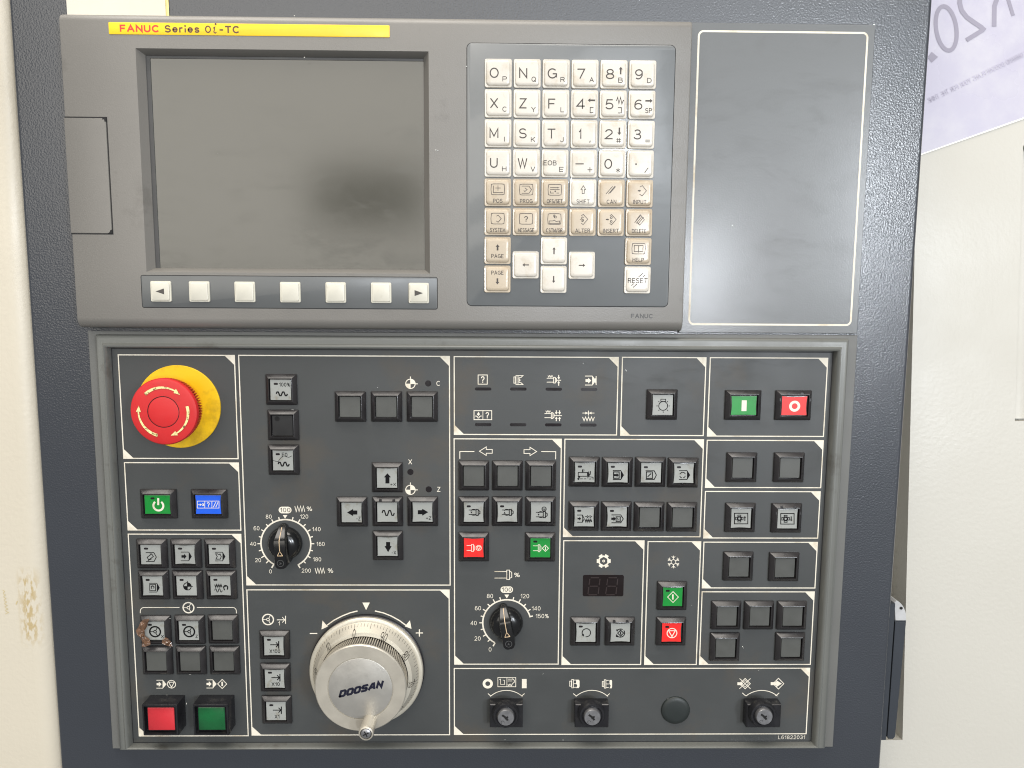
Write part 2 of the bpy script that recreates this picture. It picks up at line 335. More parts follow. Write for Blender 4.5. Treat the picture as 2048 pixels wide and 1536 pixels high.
def R4(tl, tr, bl, br, z):
    a, b, c, d = U(*tl, z), U(*tr, z), U(*bl, z), U(*br, z)
    return ((a[0]+c[0])/2, (c[1]+d[1])/2, (b[0]+d[0])/2, (a[1]+b[1])/2)
def rrl(x0, y0, x1, y1, r, z, n=6): return rr((x0+x1)/2, (y0+y1)/2, x1-x0, y1-y0, r, z, n)

# ================================================================ cabinet
cx0 = (U(16,0)[0]+U(119,1536)[0])/2; cx1 = (U(1867,0)[0]+U(1762,1536)[0])/2
cab = thing('control_cabinet', 'dark blue-grey textured steel cabinet that carries the control panels', 'cabinet', (0,0,0))
prof = []
for a in range(0, 91, 15):
    t = math.radians(a); prof.append((cx1-3+3*math.sin(t), -3+3*math.cos(t)))
prof += [(cx1,-95), (cx0,-95)]
for a in range(0, 91, 15):
    t = math.radians(a); prof.append((cx0+3-3*math.cos(t), -3+3*math.sin(t)))
mb = MB(); YT, YB = 300, -420
mb.loops([[(x,YT,z) for x, z in prof], [(x,YB,z) for x, z in prof]], True, True)
obj('cabinet_shell', mb, 'cabinet', cab, (0,0,0))
# pull handle on the right flank of the cabinet
hy1 = U(1788,1193,-12)[1]; hy0 = U(1777,1470,-12)[1]
mb = MB(); mb.loops([[(cx1,y,z) for y, z in q] + [(cx1+w,y,z) for y, z in reversed(q)] for q, w in (([(hy1-2,-4),(hy0+1,-4)],4.4),([(hy1-2,-40),(hy0+1,-40)],4.4))], True, True)
obj('handle_back_strip', mb, 'handle', cab, (cx1,(hy0+hy1)/2,-8))
hs = []
n = 10
out = [(hy0, 9.5), (hy0-0, 12.2), (hy1-16, 14.8)] + [(hy1-14+14*math.sin(math.radians(a)), 4+10.8*math.cos(math.radians(a))) for a in range(0, 91, 15)] + [(hy1, 1)]
low = [(y, x) for y, x in out if y <= hy1-13.9]; tip = [(y, x) for y, x in out if y >= hy1-14.1]
def slab(pts, x0, z0, z1, b=1.2):
    # outline in (y, x) extruded along z with a soft edge
    o = MB(); P_ = [(cx1+x, y) for y, x in pts]
    c = (sum(p[0] for p in P_)/len(P_), sum(p[1] for p in P_)/len(P_))
    sh = lambda k: [(c[0]+(x-c[0])*k, c[1]+(y-c[1])*(1-(1-k)*.2)) for x, y in P_]
    o.loops([[(x,y,z0) for x, y in P_], [(x,y,z1-b) for x, y in P_], [(x,y,z1) for x, y in sh(.9)]], True, True); return o
g_ = MB(); g_.box(cx1+4.2,hy0+1,-38,cx1+6.6,hy1-4,-9); obj('handle_gap', g_, 'groove', cab, (cx1+5,(hy0+hy1)/2,-10))
body = [(hy0+2,6.2),(hy0,8),(hy0,11),(hy0+2,12.4),(hy1-16,14.8),(hy1-16,6.2)]
obj('pull_handle', slab(body, 0, -40, -6), 'handle', cab, (cx1+8,(hy0+hy1)/2,-8))
tipp = [(hy1-15.8,6.2),(hy1-15.8,14.8)]+[(hy1-15.8+15.8*math.sin(math.radians(a)), 3+11.8*math.cos(math.radians(a))) for a in range(15, 80, 12)]+[(hy1-2,4.4)]
tp = obj('handle_tip', slab(tipp, 0, -38, -6), 'chrome', cab, (cx1+8,hy1-8,-8))
hc = U(1802,1216,-6); mb = MB(); mb.loops([circ(hc[0],hc[1],1.1,-5.6,16)]); obj('screw_hole', mb, 'dark_hole', tp, (hc[0],hc[1],-6))

# ================================================================ machine column on the left, door on the right
mb = MB(); r = 15; xe = cx0-1.6
pr = [(xe-90,-90),(xe,-90)]+[(xe-r+r*math.cos(math.radians(a)), -4-r+r*math.sin(math.radians(a))) for a in range(0, 91, 10)]+[(xe-90,-4)]
mb.loops([[(x,YB,z) for x, z in pr], [(x,YT,z) for x, z in pr]], True, True)
colm = obj('machine_column', mb, 'door', None, U(40,800)+(-4,), label='cream painted machine column with rubbed tan stain left of the dark cabinet', cat='machine column', kind='thing')
stm = M['door'].copy(); stm.name = 'stained_cream_paint'; nt = stm.node_tree; [n for n in nt.nodes if n.type == 'VECT_MATH'][0].inputs[0].default_value = srgb(196,188,171)[:3]; N = nt.nodes; L = nt.links
p_ = N['Principled BSDF']; src = p_.inputs['Base Color'].links[0].from_socket
geo = [n for n in N if n.type == 'NEW_GEOMETRY'][0]; sep = N.new('ShaderNodeSeparateXYZ'); L.new(geo.outputs['Position'], sep.inputs[0])
def band(sock, lo, hi, soft):
    a = N.new('ShaderNodeMapRange'); a.inputs[1].default_value = lo-soft; a.inputs[2].default_value = lo+soft; L.new(sock, a.inputs[0])
    b = N.new('ShaderNodeMapRange'); b.inputs[1].default_value = hi+soft; b.inputs[2].default_value = hi-soft; L.new(sock, b.inputs[0])
    m = N.new('ShaderNodeMath'); m.operation = 'MULTIPLY'; L.new(a.outputs[0], m.inputs[0]); L.new(b.outputs[0], m.inputs[1]); return m.outputs[0]
sx0, sx1 = U(36,1225)[0]*.001, U(68,1225)[0]*.001; sy0, sy1 = U(50,1287)[1]*.001, U(50,1152)[1]*.001
bx = band(sep.outputs[0], sx0, sx1, .003); by = band(sep.outputs[2], sy0, sy1, .006)
nz = N.new('ShaderNodeTexNoise'); nz.inputs['Scale'].default_value = 420; nz.inputs['Detail'].default_value = 4; mp = N.new('ShaderNodeMapping'); mp.inputs['Scale'].default_value = (1,1,.35)
L.new(geo.outputs['Position'], mp.inputs['Vector']); L.new(mp.outputs[0], nz.inputs['Vector'])
rg = N.new('ShaderNodeMapRange'); rg.inputs[1].default_value = .46; rg.inputs[2].default_value = .56; L.new(nz.outputs['Fac'], rg.inputs[0])
m1 = N.new('ShaderNodeMath'); m1.operation = 'MULTIPLY'; L.new(bx, m1.inputs[0]); L.new(by, m1.inputs[1])
m2 = N.new('ShaderNodeMath'); m2.operation = 'MULTIPLY'; L.new(m1.outputs[0], m2.inputs[0]); L.new(rg.outputs[0], m2.inputs[1])
m3 = N.new('ShaderNodeMath'); m3.operation = 'MULTIPLY'; m3.inputs[1].default_value = .8; L.new(m2.outputs[0], m3.inputs[0])
mx = N.new('ShaderNodeMix'); mx.data_type = 'RGBA'; mx.inputs['B'].default_value = srgb(170,148,100); L.new(m3.outputs[0], mx.inputs['Factor']); L.new(src, mx.inputs['A']); L.new(mx.outputs['Result'], p_.inputs['Base Color'])
colm.data.materials[0] = stm
scr = MB()
for i in range(7):
    y = 1180+i*7; draw('Z', -3.8, [('l', 5, [(20+i*4, y*4),(38+i*5,(y+3)*4),(24+i*3,(y+6)*4)])], scr)
draw('Z', -3.8, [('l', 9, [(128,4836),(140,4808)])], scr)
obj('faded_scribble', scr, mat('scribble_ink', srgb(188,172,130), .6), colm, U(8,1200)+(-4,))

# the door hangs 4.6 degrees out of the cabinet's plane; dp() meets a sight line with it
DA = math.radians(4.6); DN = Vector((0, math.sin(DA), math.cos(DA))); D0 = Vector((0,-330,-42))
def dp(px, py, off=0.0):
    d = ray(px, py); o = Vector((0,0,H)); t = ((D0+DN*off)-o).dot(DN)/d.dot(DN); return o+d*t
DU = Vector((0, math.cos(DA), -math.sin(DA)))
def dl(px, py, off=0.0):       # door coordinates (x, height along the door)
    p = dp(px, py, off); return (p.x, (p-D0).dot(DU))
def dw(x, v, off=0.0): p = D0+Vector((x,0,0))+DU*v+DN*off; return (p.x, p.y, p.z)
xr0 = cx1-12; xr1 = (dl(1820,760)[0]+dl(1808,1480)[0])/2; yr0 = dl(1790,1480)[1]; yr1 = dl(1820,500)[1]
gx0 = (dl(2043,292)[0]+dl(2033,842)[0])/2; gy0 = dl(2036,842)[1]; gy1 = dl(2044,291)[1]
xs_ = [xr0-60, xr0, xr1, gx0, gx0+45, gx0+230]; ys_ = [-260, yr0, yr1, gy1+.001, 520]
ys_ = sorted([-260, yr0, gy0, gy1, yr1, 560])
mb = MB()
for i in range(len(xs_)-1):
    for j in range(len(ys_)-1):
        a, b, c, d = xs_[i], ys_[j], xs_[i+1], ys_[j+1]
        if a >= xr0-.1 and c <= xr1+.1 and b >= yr0-.1 and d <= yr1+.1: continue
        if a >= gx0-.1 and c <= gx0+45.1 and b >= gy0-.1 and d <= gy1+.1: continue
        mb.face([dw(a,b), dw(c,b), dw(c,d), dw(a,d)])
def pocket(x0, y0, x1, y1, dep):
    c = [(x0,y0),(x1,y0),(x1,y1),(x0,y1)]
    mb.loops([[dw(x,y,0) for x, y in c], [dw(x,y,-dep) for x, y in c]], True)
pocket(xr0, yr0, xr1, yr1, 24); pocket(gx0, gy0, gx0+45, gy1, 13)
door = thing('machine_guard', 'cream machine guard with two long recesses right of the dark cabinet', 'machine guard', dw(cx1+40,0,0)); door['kind'] = 'thing'
obj('guard_panel', mb, 'door', door, dw(cx1+40,0,0), smooth=20)
mb = MB()
prg = [(0,-13),(0,-7),(4,-5.2),(9,-6.5),(20,-6.5)]
mb.loops([[dw(gx0+2.2+x,gy0+1.5,z) for x, z in prg], [dw(gx0+2.2+x,gy1-3,z) for x, z in prg]], False, False, False)
mb.face([dw(gx0+2.2+x,gy1-3,z) for x, z in prg[::-1]])
for i in range(len(mb.f)): mb.f[i] = tuple(reversed(mb.f[i]))
obj('recess_grip', mb, 'door', door, dw(gx0+8,(gy0+gy1)/2,-6), smooth=60)

# lavender film on the door, printed for reading from behind
film = thing('lavender_film_sheet', 'pale lavender film with faint mirrored lettering at the top of the cream guard', 'film', dp(1950,120,.6))
pts = [(1815,318),(1852,304),(2130,206),(2130,-60),(1815,-60)]
mb = MB(); q = [dp(*a,.6) for a in pts]; mb.face([tuple(p) for p in q])
obj('film_face', mb, 'banner', film, tuple(dp(1950,120,.6)), smooth=0)
mb = MB(); a, b = dp(1815,318,.75), dp(2130,206,.75); dd = (b-a).normalized(); nn = DN.cross(dd)
mb.face([tuple(a-nn*.5), tuple(b-nn*1.1), tuple(b+nn*.25), tuple(a+nn*.25)]); obj('edge_highlight', mb, 'banner_highlight', film, tuple(dp(1950,260,.75)), smooth=0)  # highlight along the film edge, put in as a pale strip
def dstroke(mb, pts, w, off, closed=False):
    t = MB(); stroke(t, [dl(*p, off) for p in pts], w, 0, closed); t.v = [dw(x, y, off) for x, y, z in t.v]; mb.add(t)
Z1 = lambda x, y: (1840+x/4.798, y/4.798)
mb = MB()
dstroke(mb, [Z1(252+98*math.cos(t)+ (55*math.sin(t)*.45), 272+212*math.sin(t)) for t in [i*math.pi/16 for i in range(32)]], 3.2, .8, True)
dstroke(mb, [Z1(*p) for p in ((385,-40),(382,30),(400,100),(450,165),(520,215),(590,262),(600,280))], 3.6, .8)
dstroke(mb, [Z1(*p) for p in ((622,262),(600,290),(445,385))], 3.4, .81)
dstroke(mb, [Z1(*p) for p in ((712,255),(714,60),(745,-30))], 3.6, .8)
dstroke(mb, [Z1(*p) for p in ((830,-60),(895,150))], 2.8, .8)
dstroke(mb, [Z1(*p) for p in ((95,520),(130,548),(95,580))], 4.5, .8)
obj('mirrored_figures', mb, 'banner_ink', film, tuple(dp(1900,50,.8)), smooth=0)
mb = MB(); t = MB(); a = Vector(dl(1856,202,.8)); b = Vector(dl(2052,106,.8)); ang = math.degrees(math.atan2(b.y-a.y, b.x-a.x))
text(t, 'COMMAND DOOSAN PLANS YOUR FOR THE THINK', (a.x+b.x)/2, (a.y+b.y)/2, 4.0, 0, w=(b-a).length, rot=ang, mirror=-1)
t.v = [dw(x, y, .8) for x, y, z in t.v]; t.f = [f[::-1] for f in t.f]
obj('mirrored_small_line', t, 'banner_small', film, tuple(dp(1950,160,.8)), smooth=0)

# ================================================================ display unit
ZU = 15.0
ux0, uy0, ux1, uy1 = R4((114.5,25),(1385,38),(156,660),(1366,664), ZU)
duo = thing('display_unit', 'wide grey display and keyboard unit with yellow nameplate, above the button panel', 'control unit', (0,0,0))
sx0, sy0, sx1, sy1 = R4((270,96),(856,103),(294,543.5),(861,548), ZU)     # screen opening, outer
SI = (3.7, 2.7)                                                          # chamfer run, mm
# side profile with rounded top and bottom edge
def prof_y():
    o = [(uy0+1, 0)]
    R = 6.5
    for a in range(0, 91, 15):
        t = math.radians(a); o.append((uy0+1.0+R-R*math.cos(t), ZU-R+R*math.sin(t)))
    o.append((sy0, ZU)); o.append((sy1, ZU)); R = 5.0
    for a in range(0, 91, 15):
        t = math.radians(a); o.append((uy1-R+R*math.sin(t), ZU-R+R*math.cos(t)))
    o.append((uy1, 0)); return o
py_ = prof_y(); mb = MB(); e = .8
xsU = [ux0, sx0, sx1, ux1]
inset = [(ux0, -e), (ux0+e*.3, -e*.3), (ux0+e, 0)]
cols = [(ux0,-1.0),(ux0+.3,-.35),(ux0+1.0,0),(sx0,0),(sx1,0),(ux1-1.0,0),(ux1-.3,-.35),(ux1,-1.0)]
nb = len(py_)
grid = [[(x, y, max(0, z+(dz if z > 0 else 0))) for (y, z) in py_] for (x, dz) in cols]
base = 0
for c in grid: mb.v += c
for i in range(len(cols)-1):
    for j in range(nb-1):
        if cols[i][0] == sx0 and abs(py_[j][0]-sy0) < 1e-6: continue
        a = i*nb+j; mb.f.append((a, a+nb, a+nb+1, a+1))
mb.f.append(tuple(range(nb))); mb.f.append(tuple(reversed(range((len(cols)-1)*nb, len(cols)*nb))))
ZS = ZU-6.2
mb.loops([rl(sx0,sy0,sx1,sy1,ZU), rl(sx0+SI[0],sy0+SI[1],sx1-SI[0],sy1-SI[1],ZU-5.0), rl(sx0+SI[0],sy0+SI[1],sx1-SI[0],sy1-SI[1],ZS)], False)
obj('housing', mb, 'housing', duo, (0,0,ZU), smooth=32)
mb = MB(); mb.loops([rl(sx0+SI[0]-.5,sy0+SI[1]-.5,sx1-SI[0]+.5,sy1-SI[1]+.5,ZS+.05), rl(sx0+SI[0]-.5,sy0+SI[1]-.5,sx1-SI[0]+.5,sy1-SI[1]+.5,ZS+.1)])
obj('screen', mb, 'screen', duo, ((sx0+sx1)/2,(sy0+sy1)/2,ZS), label='blank dark olive-grey display screen')
# dark gasket strip left of the picture area
mb = MB(); mb.box(sx0+SI[0], sy0+SI[1], ZS+.1, sx0+SI[0]+2.6, sy1-SI[1], ZS+.5); mb.box(sx0+SI[0]+2.6, sy1-SI[1]-1.6, ZS+.1, sx1-SI[0], sy1-SI[1], ZS+.5)
obj('screen_gasket', mb, mat('gasket', srgb(66,66,66), .5), duo, (sx0+5,sy0,ZS))
def inset_plate(name, rect, r, z, hgt, m, gw, parent, label=None):
    x0, y0, x1, y1 = rect
    g = MB(); stroke(g, [p[:2] for p in rrl(x0-gw/2, y0-gw/2, x1+gw/2, y1+gw/2, r+gw/2, 0)], gw, z+.06, True)
    obj('groove', g, 'groove', parent, ((x0+x1)/2,(y0+y1)/2,z))
    b = MB(); b.loops([rrl(x0,y0,x1,y1,r,z), rrl(x0,y0,x1,y1,r,z+hgt-.08), rrl(x0+.12,y0+.12,x1-.12,y1-.12,r,z+hgt)])
    return obj(name, b, m, parent, ((x0+x1)/2,(y0+y1)/2,z), label=label)
kr = R4((933,87),(1350.5,91),(936,611.5),(1335,612.5), ZU)
inset_plate('keypad_plate', kr, 3, ZU, .35, 'membrane', .45, duo)
sr = R4((283,550),(874,556.5),(285,613.5),(874,618.5), ZU)
inset_plate('softkey_plate', sr, 1, ZU, .3, 'strip', .45, duo)
# card slot cover at the left edge
c0 = U(128,232,ZU); c1 = U(214,235,ZU); c2 = U(225,468,ZU)
cvx1 = (c1[0]+c2[0])/2; cvy1 = c1[1]; cvy0 = c2[1]
mb = MB(); mb.loops([rl(ux0-.25,cvy0+.5,cvx1-.5,cvy1-.5,.5), rl(ux0-.25,cvy0+.5,cvx1-.5,cvy1-.5,ZU-.05), rl(ux0+.4,cvy0+.6,cvx1-.6,cvy1-.6,ZU+.28)])
cv = obj('card_slot_cover', mb, 'housing', duo, (cvx1-10,(cvy0+cvy1)/2,ZU))
mb = MB(); stroke(mb, [(ux0,cvy1),(cvx1,cvy1),(cvx1,cvy0),(ux0,cvy0)], .75, ZU+.06); obj('cover_gap', mb, 'groove', duo, (cvx1,(cvy0+cvy1)/2,ZU))
mb = MB()
mb.face([(cvx1-2.6,cvy1-.1,ZU+.34),(cvx1-2.6,cvy1-1.4,ZU+.34),(cvx1-1.5,cvy1-1.1,ZU+.34),(cvx1-1.3,cvy1-2.6,ZU+.34),(cvx1-.1,cvy1-2.6,ZU+.34),(cvx1-.1,cvy1-.1,ZU+.34)])
mb.face([(cvx1-3.2,cvy0+.3,ZU+.34),(cvx1-.1,cvy0+.3,ZU+.34),(cvx1-.1,cvy0+3,ZU+.34),(cvx1-1.4,cvy0+2.4,ZU+.34),(cvx1-1.9,cvy0+1.2,ZU+.34)])
obj('cover_notch', mb, 'groove', duo, (cvx1,cvy1,ZU))
# nameplate
nr = R4((216.5,44),(779,51.5),(219,67.5),(779.5,76), ZU)
mb = MB(); mb.loops([rrl(*nr,.6,ZU), rrl(*nr,.6,ZU+.28), rrl(nr[0]+.15,nr[1]+.15,nr[2]-.15,nr[3]-.15,.5,ZU+.36)])
npl = obj('nameplate', mb, 'yellow_plate', duo, ((nr[0]+nr[2])/2,(nr[1]+nr[3])/2,ZU), label='yellow nameplate strip')
zn = ZU+.42; yc = (nr[1]+nr[3])/2
def ntext(nm, s, xa, xb, h, m, off, y=60, shear=0, sp=1.0):
    a, b = U(xa,y,zn), U(xb,y,zn); t = MB(); text(t, s, (a[0]+b[0])/2, yc-.05, h, zn, w=b[0]-a[0], off=off, shear=shear, space=sp)
    obj(nm, t, m, npl, ((a[0]+b[0])/2,yc,zn), smooth=0)
ntext('red_word', 'FANUC', 239.5, 318.5, 4.5, 'red_ink', .042)
ntext('series_word', 'Series', 329, 399, 4.6, 'brown_ink', .035)
ntext('model_numeral', '0', 410, 422, 4.5, 'brown_ink', .02)
a = U(430.5,60,zn)[0]; t = MB(); stroke(t, [(a-1.3,yc+.6),(a-.3,yc+1.25),(a-.9,yc-1.7),(a-.2,yc-2.35),(a+.7,yc-1.7)], .62, zn); t.face(circ(a+.35,yc+3.1,.62,zn,16))
obj('model_italic', t, 'brown_ink', npl, (a,yc,zn), smooth=0)
ntext('model_suffix', '-TC', 437.5, 479, 4.5, 'brown_ink', .035)
t = MB(); a = U(1284,632,ZU); text(t, 'FANUC', a[0], a[1], 2.9, ZU+.12, w=14.6, off=.03)
obj('embossed_word', t, mat('embossed_plastic', srgb(72,71,70), .4), duo, (a[0],a[1],ZU), smooth=0)

# ---- keys
ZK = ZU+.35
def key_mesh(nm, w, h, m, r=1.3, pil=1.1):
    b = MB()
    b.loops([rr(0,0,w,h,r,ZK), rr(0,0,w,h,r,ZK+.9), rr(0,0,w-.35,h-.35,r,ZK+1.15), rr(0,0,w-2*pil+.2,h-2*pil+.2,2.0,ZK+1.0),
             rr(0,0,w-2*pil,h-2*pil,2.1,ZK+1.35), rr(0,0,w-2*pil-.35,h-2*pil-.35,2.1,ZK+1.9), rr(0,0,w-2*pil-1.0,h-2*pil-1.0,2.0,ZK+2.15), rr(0,0,w-2*pil-4,h-2*pil-4,2.0,ZK+2.25)])
    return b.mesh(nm, m, (0,0,ZK), 40)
ka, kb = U(996,145.7,ZK+2), U(1286.5,148.2,ZK+2); kc = U(995.9,443.1,ZK+2); kd = U(1278,443.5,ZK+2)
KX = ((kb[0]-ka[0])+(kd[0]-kc[0]))/10; KY = (ka[1]-kc[1])/5; KX0 = (ka[0]+kc[0])/2; KY0 = (ka[1]+kb[1])/2
KS = KX*.935
KM = {'white_key': key_mesh('white_key', KS, KS*1.02, 'white_key'), 'beige_key': key_mesh('beige_key', KS, KS*1.02, 'beige_key')}
ZL = ZK+2.32
def key(cx, cy, m, items, label):
    k = place('key', KM[m], (cx,cy,ZK), duo, label=label); k.rotation_euler = (0, math.radians(random.uniform(-.5,.5)), 0)
    t = MB()
    for i, it in enumerate(items):
        z = ZL+.004*i; u = KS/252.0
        if it[0] == 't':    # text, x, y, h, w, off   (zoomed key units, centre origin)
            text(t, it[1], cx+it[2]*u, cy-it[3]*u, it[4]*u, z, w=(it[5]*u if it[5] else None), off=(-.004 if it[4] > 60 else .004))
        elif it[0] in 'lL': stroke(t, [(cx+a*u, cy-b*u) for a, b in it[2]], it[1]*u*1.35, z, it[0] == 'L')
        elif it[0] == 'f':
            p = [(cx+a*u, cy-b*u, z) for a, b in it[1]]
            ar = sum(p[i-1][0]*p[i][1]-p[i][0]*p[i-1][1] for i in range(len(p))); t.face(p if ar > 0 else p[::-1])
        elif it[0] == 'd': t.face(circ(cx+it[1]*u, cy-it[2]*u, it[3]*u, z, 16))
        elif it[0] == 'c': stroke(t, [(cx+it[1]*u+it[3]*u*math.cos(a*math.pi/10), cy-it[2]*u+it[3]*u*math.sin(a*math.pi/10)) for a in range(20)], it[4]*u, z, True)
    if t.v: obj('legend', t, 'grey_ink', k, (cx,cy,ZL), smooth=0)
    return k
TH = -.022
def arrow(cx, cy, L, hw, sw, dx, dy, hl=None):
    hl = hl or hw*1.3; nx, ny = -dy, dx; P = []
    for a, s in ((-L/2,sw),(L/2-hl,sw),(L/2-hl,hw),(L/2,0),(L/2-hl,-hw),(L/2-hl,-sw),(-L/2,-sw)):
        P.append((cx+dx*a+nx*s, cy+dy*a+ny*s))
    return P
rows = [[('O','P'),('N','Q'),('G','R'),('7','A'),('8','B'),('9','D')],[('X','C'),('Z','Y'),('F','L'),('4','['),('5',']'),('6','SP')],
        [('M','I'),('S','K'),('T','J'),('1',','),('2','#'),('3','=')],[('U','H'),('W','V'),('EOB','E'),('-','+'),('0','*'),('.','/')]]
nmz = {'[':'a bracket',']':'a closing bracket',',':'a comma','#':'a hash','=':'equals','+':'plus','*':'an asterisk','/':'a slash','-':'minus','.':'a point'}
for r_, row in enumerate(rows):
    for c_, (a, b) in enumerate(row):
        it = []
        if a == 'EOB': it.append(('t', 'EOB', -48, -2, 46, 122, TH))
        elif a == '-': it.append(('l', 7, [(-78,4),(0,4)]))
        elif a == '.': it.append(('d', -45, 2, 8))
        else: it.append(('t', a, -38, 2, 92, {'O':84,'N':76,'G':86,'M':84,'W':90,'1':26,'7':74,'8':78,'9':74,'X':74,'Z':70,'F':68,'4':80,'5':76,'6':76,'S':76,'T':78,'2':76,'3':74,'U':72,'0':74}.get(a), TH))
        if b == '[': it.append(('l', 5, [(82,32),(52,32),(52,80),(82,80)]))
        elif b == ']': it.append(('l', 5, [(42,32),(74,32),(74,80),(42,80)]))
        elif b == '=': it += [('l', 5, [(38,52),(80,52)]), ('l', 5, [(38,68),(80,68)])]
        elif b == '+': it += [('l', 5, [(36,58),(82,58)]), ('l', 5, [(59,34),(59,81)])]
        elif b == '/': it.append(('l', 5, [(38,80),(72,34)]))
        elif b == ',': it.append(('l', 6, [(58,62),(52,80)]))
        elif b == '*': it += [('l', 4, [(56+20*math.cos(q),60+22*math.sin(q)),(56-20*math.cos(q),60-22*math.sin(q))]) for q in (math.pi/2, math.pi/6, -math.pi/6)]
        elif b == '#': it += [('l', 4, [(46,36),(46,78)]), ('l', 4, [(64,36),(64,78)]), ('l', 4, [(34,48),(76,48)]), ('l', 4, [(34,66),(76,66)])]
        else: it.append(('t', b, 60, 56, 46, {'I':None,'SP':66,'J':32,'L':34}.get(b, 42), -.024))
        if a == '8': it.append(('f', arrow(60,-30,68,18,7,0,-1)))
        if a == '2': it.append(('f', arrow(60,-25,68,18,7,0,1)))
        if a == '4': it.append(('f', arrow(62,-32,68,18,7,-1,0)))
        if a == '6': it.append(('f', arrow(62,-32,68,18,7,1,0)))
        if a == '5': it.append(('l', 6, [(26,-28),(38,-60),(50,-4),(64,-60),(78,-2),(92,-34),(98,-34)]))
        key(KX0+c_*KX, KY0-r_*KY, 'white_key', it, 'off-white key marked %s and %s' % (nmz.get(a, a), nmz.get(b, b)))
SCRN = [(-60,-48),(-40,-52),(40,-52),(60,-48),(64,-2),(60,44),(40,48),(-40,48),(-60,44),(-64,-2)]
def word(s, w, y=80, h=38): return ('t', s, 0, y, h, w, -.02)
sc = ('L', 4, [(x, y-24) for x, y in SCRN])
icons = {
 'POS': [sc, ('l',4,[(-42,-60),(-42,4),(52,4)]), ('l',4,[(2,-62),(2,-14)]), ('l',4,[(-22,-38),(28,-38)]), word('POS',90)],
 'PROG': [sc, ('l',4,[(-44,-58),(24,-58),(50,-26),(26,8),(-44,8)]), ('l',4,[(-14,-42),(8,-26),(-14,-8),(-24,-18)]), word('PROG',120)],
 'OFS/SET': [sc, ('l',4,[(-44,-46),(42,-46)]), ('f',arrow(24,-46,20,7,1,1,0)), ('l',4,[(-44,-28),(46,-28)]), ('l',4,[(-40,-14),(-40,4),(-10,4)]), ('d',4,-12,7), ('l',4,[(16,4),(42,4)]), word('OFS/SET',150)],
 'SHIFT': [('L',4,[(-10,6),(-10,-32),(-22,-32),(0,-66),(22,-32),(10,-32),(10,6)]), word('SHIFT',126)],
 'CAN': [('l',4,[(-54,8),(8,-62)]), ('l',4,[(-30,8),(32,-66)]), ('l',4,[(-16,0),(36,-60)]), word('CAN',92)],
 'INPUT': [('l',4,[(0,-60),(20,-72),(60,-24),(20,24),(-4,8)]), ('f',arrow(-6,-24,30,11,5,1,0)), word('INPUT',128)],
 'SYSTEM': [sc, ('l',4,[(-12,-48),(4,-58),(34,-26),(4,8),(-12,-4)]), word('SYSTEM',146)],
 'MESSAGE': [sc, ('t','?',0,-24,54,None,-.02), word('MESSAGE',154)],
 'CSTM/GR': [sc, ('c',-2,-56,9,4), ('c',12,-44,9,4), ('l',4,[(-2,-62),(-2,-34)]), ('L',4,[(-50,-8),(-14,-8),(0,-16),(14,-4),(50,-8),(50,14),(-50,14)]), word('CSTM/GR',158)],
 'ALTER': [('l',4,[(-14,-58),(4,-72),(48,-26),(4,24),(-14,10)]), ('t','S',-2,-26,48,26,-.02), ('l',3,[(-26,-26),(0,-14)]), word('ALTER',142)],
 'INSERT': [('l',4,[(-12,-60),(4,-72),(48,-26),(4,24),(-12,10)]), ('f',arrow(-34,-26,30,10,5,1,0)), ('c',2,-44,9,6), ('c',2,-8,9,6), word('INSERT',152)],
 'DELETE': [('l',4,[(-30,-20),(8,-72),(48,-26),(4,24),(-24,-4)]), ('l',4,[(-44,2),(10,-64)]), ('l',4,[(-28,8),(26,-58)]), ('l',4,[(-12,14),(40,-50)]), word('DELETE',138)],
 'HELP': [sc, ('L',4,[(-42,-56),(-4,-56),(0,-50),(4,-56),(42,-56),(42,2),(8,2),(0,8),(-8,2),(-42,2)]), ('l',4,[(0,-50),(0,4)]), word('HELP',110)],
}
for r_, row in enumerate((('POS','PROG','OFS/SET','SHIFT','CAN','INPUT'),('SYSTEM','MESSAGE','CSTM/GR','ALTER','INSERT','DELETE'))):
    for c_, s in enumerate(row):
        mm_ = 'white_key' if s == 'SHIFT' else 'beige_key'
        key(KX0+c_*KX, KY0-(4+r_)*KY, mm_, icons[s], ('white' if s == 'SHIFT' else 'beige')+' key marked '+s)
Y6 = KY0-6*KY; Y7 = KY0-7*KY
key(KX0, Y6, 'beige_key', [('f',arrow(0,-28,58,18,8,0,-1)), word('PAGE',118,54)], 'beige page key with up arrow')
key(KX0, Y7, 'beige_key', [('f',arrow(0,22,58,18,8,0,1)), word('PAGE',118,-60)], 'beige page key with down arrow')
key(KX0+KX, (Y6+Y7)/2, 'white_key', [('f',arrow(0,0,62,16,5,-1,0))], 'plain white key with left arrow')
key(KX0+2*KX, Y6, 'white_key', [('f',arrow(0,0,66,16,6,0,-1))], 'plain white key with up arrow')
key(KX0+2*KX, Y7, 'white_key', [('f',arrow(0,0,66,16,6,0,1))], 'plain white key with down arrow')
key(KX0+3*KX, (Y6+Y7)/2, 'white_key', [('f',arrow(0,0,62,16,5,1,0))], 'plain white key with right arrow')
key(KX0+5*KX, Y6, 'beige_key', icons['HELP'], 'beige key marked HELP')
key(KX0+5*KX, Y7, 'white_key', [('t','RESET',0,6,48,190,-.02), ('l',5,[(6,-28),(48,-66)]), ('l',5,[(46,-26),(70,-48)]), ('l',5,[(-60,54),(-40,36)]), ('l',5,[(-44,72),(-4,36)])], 'yellowed white key marked RESET')
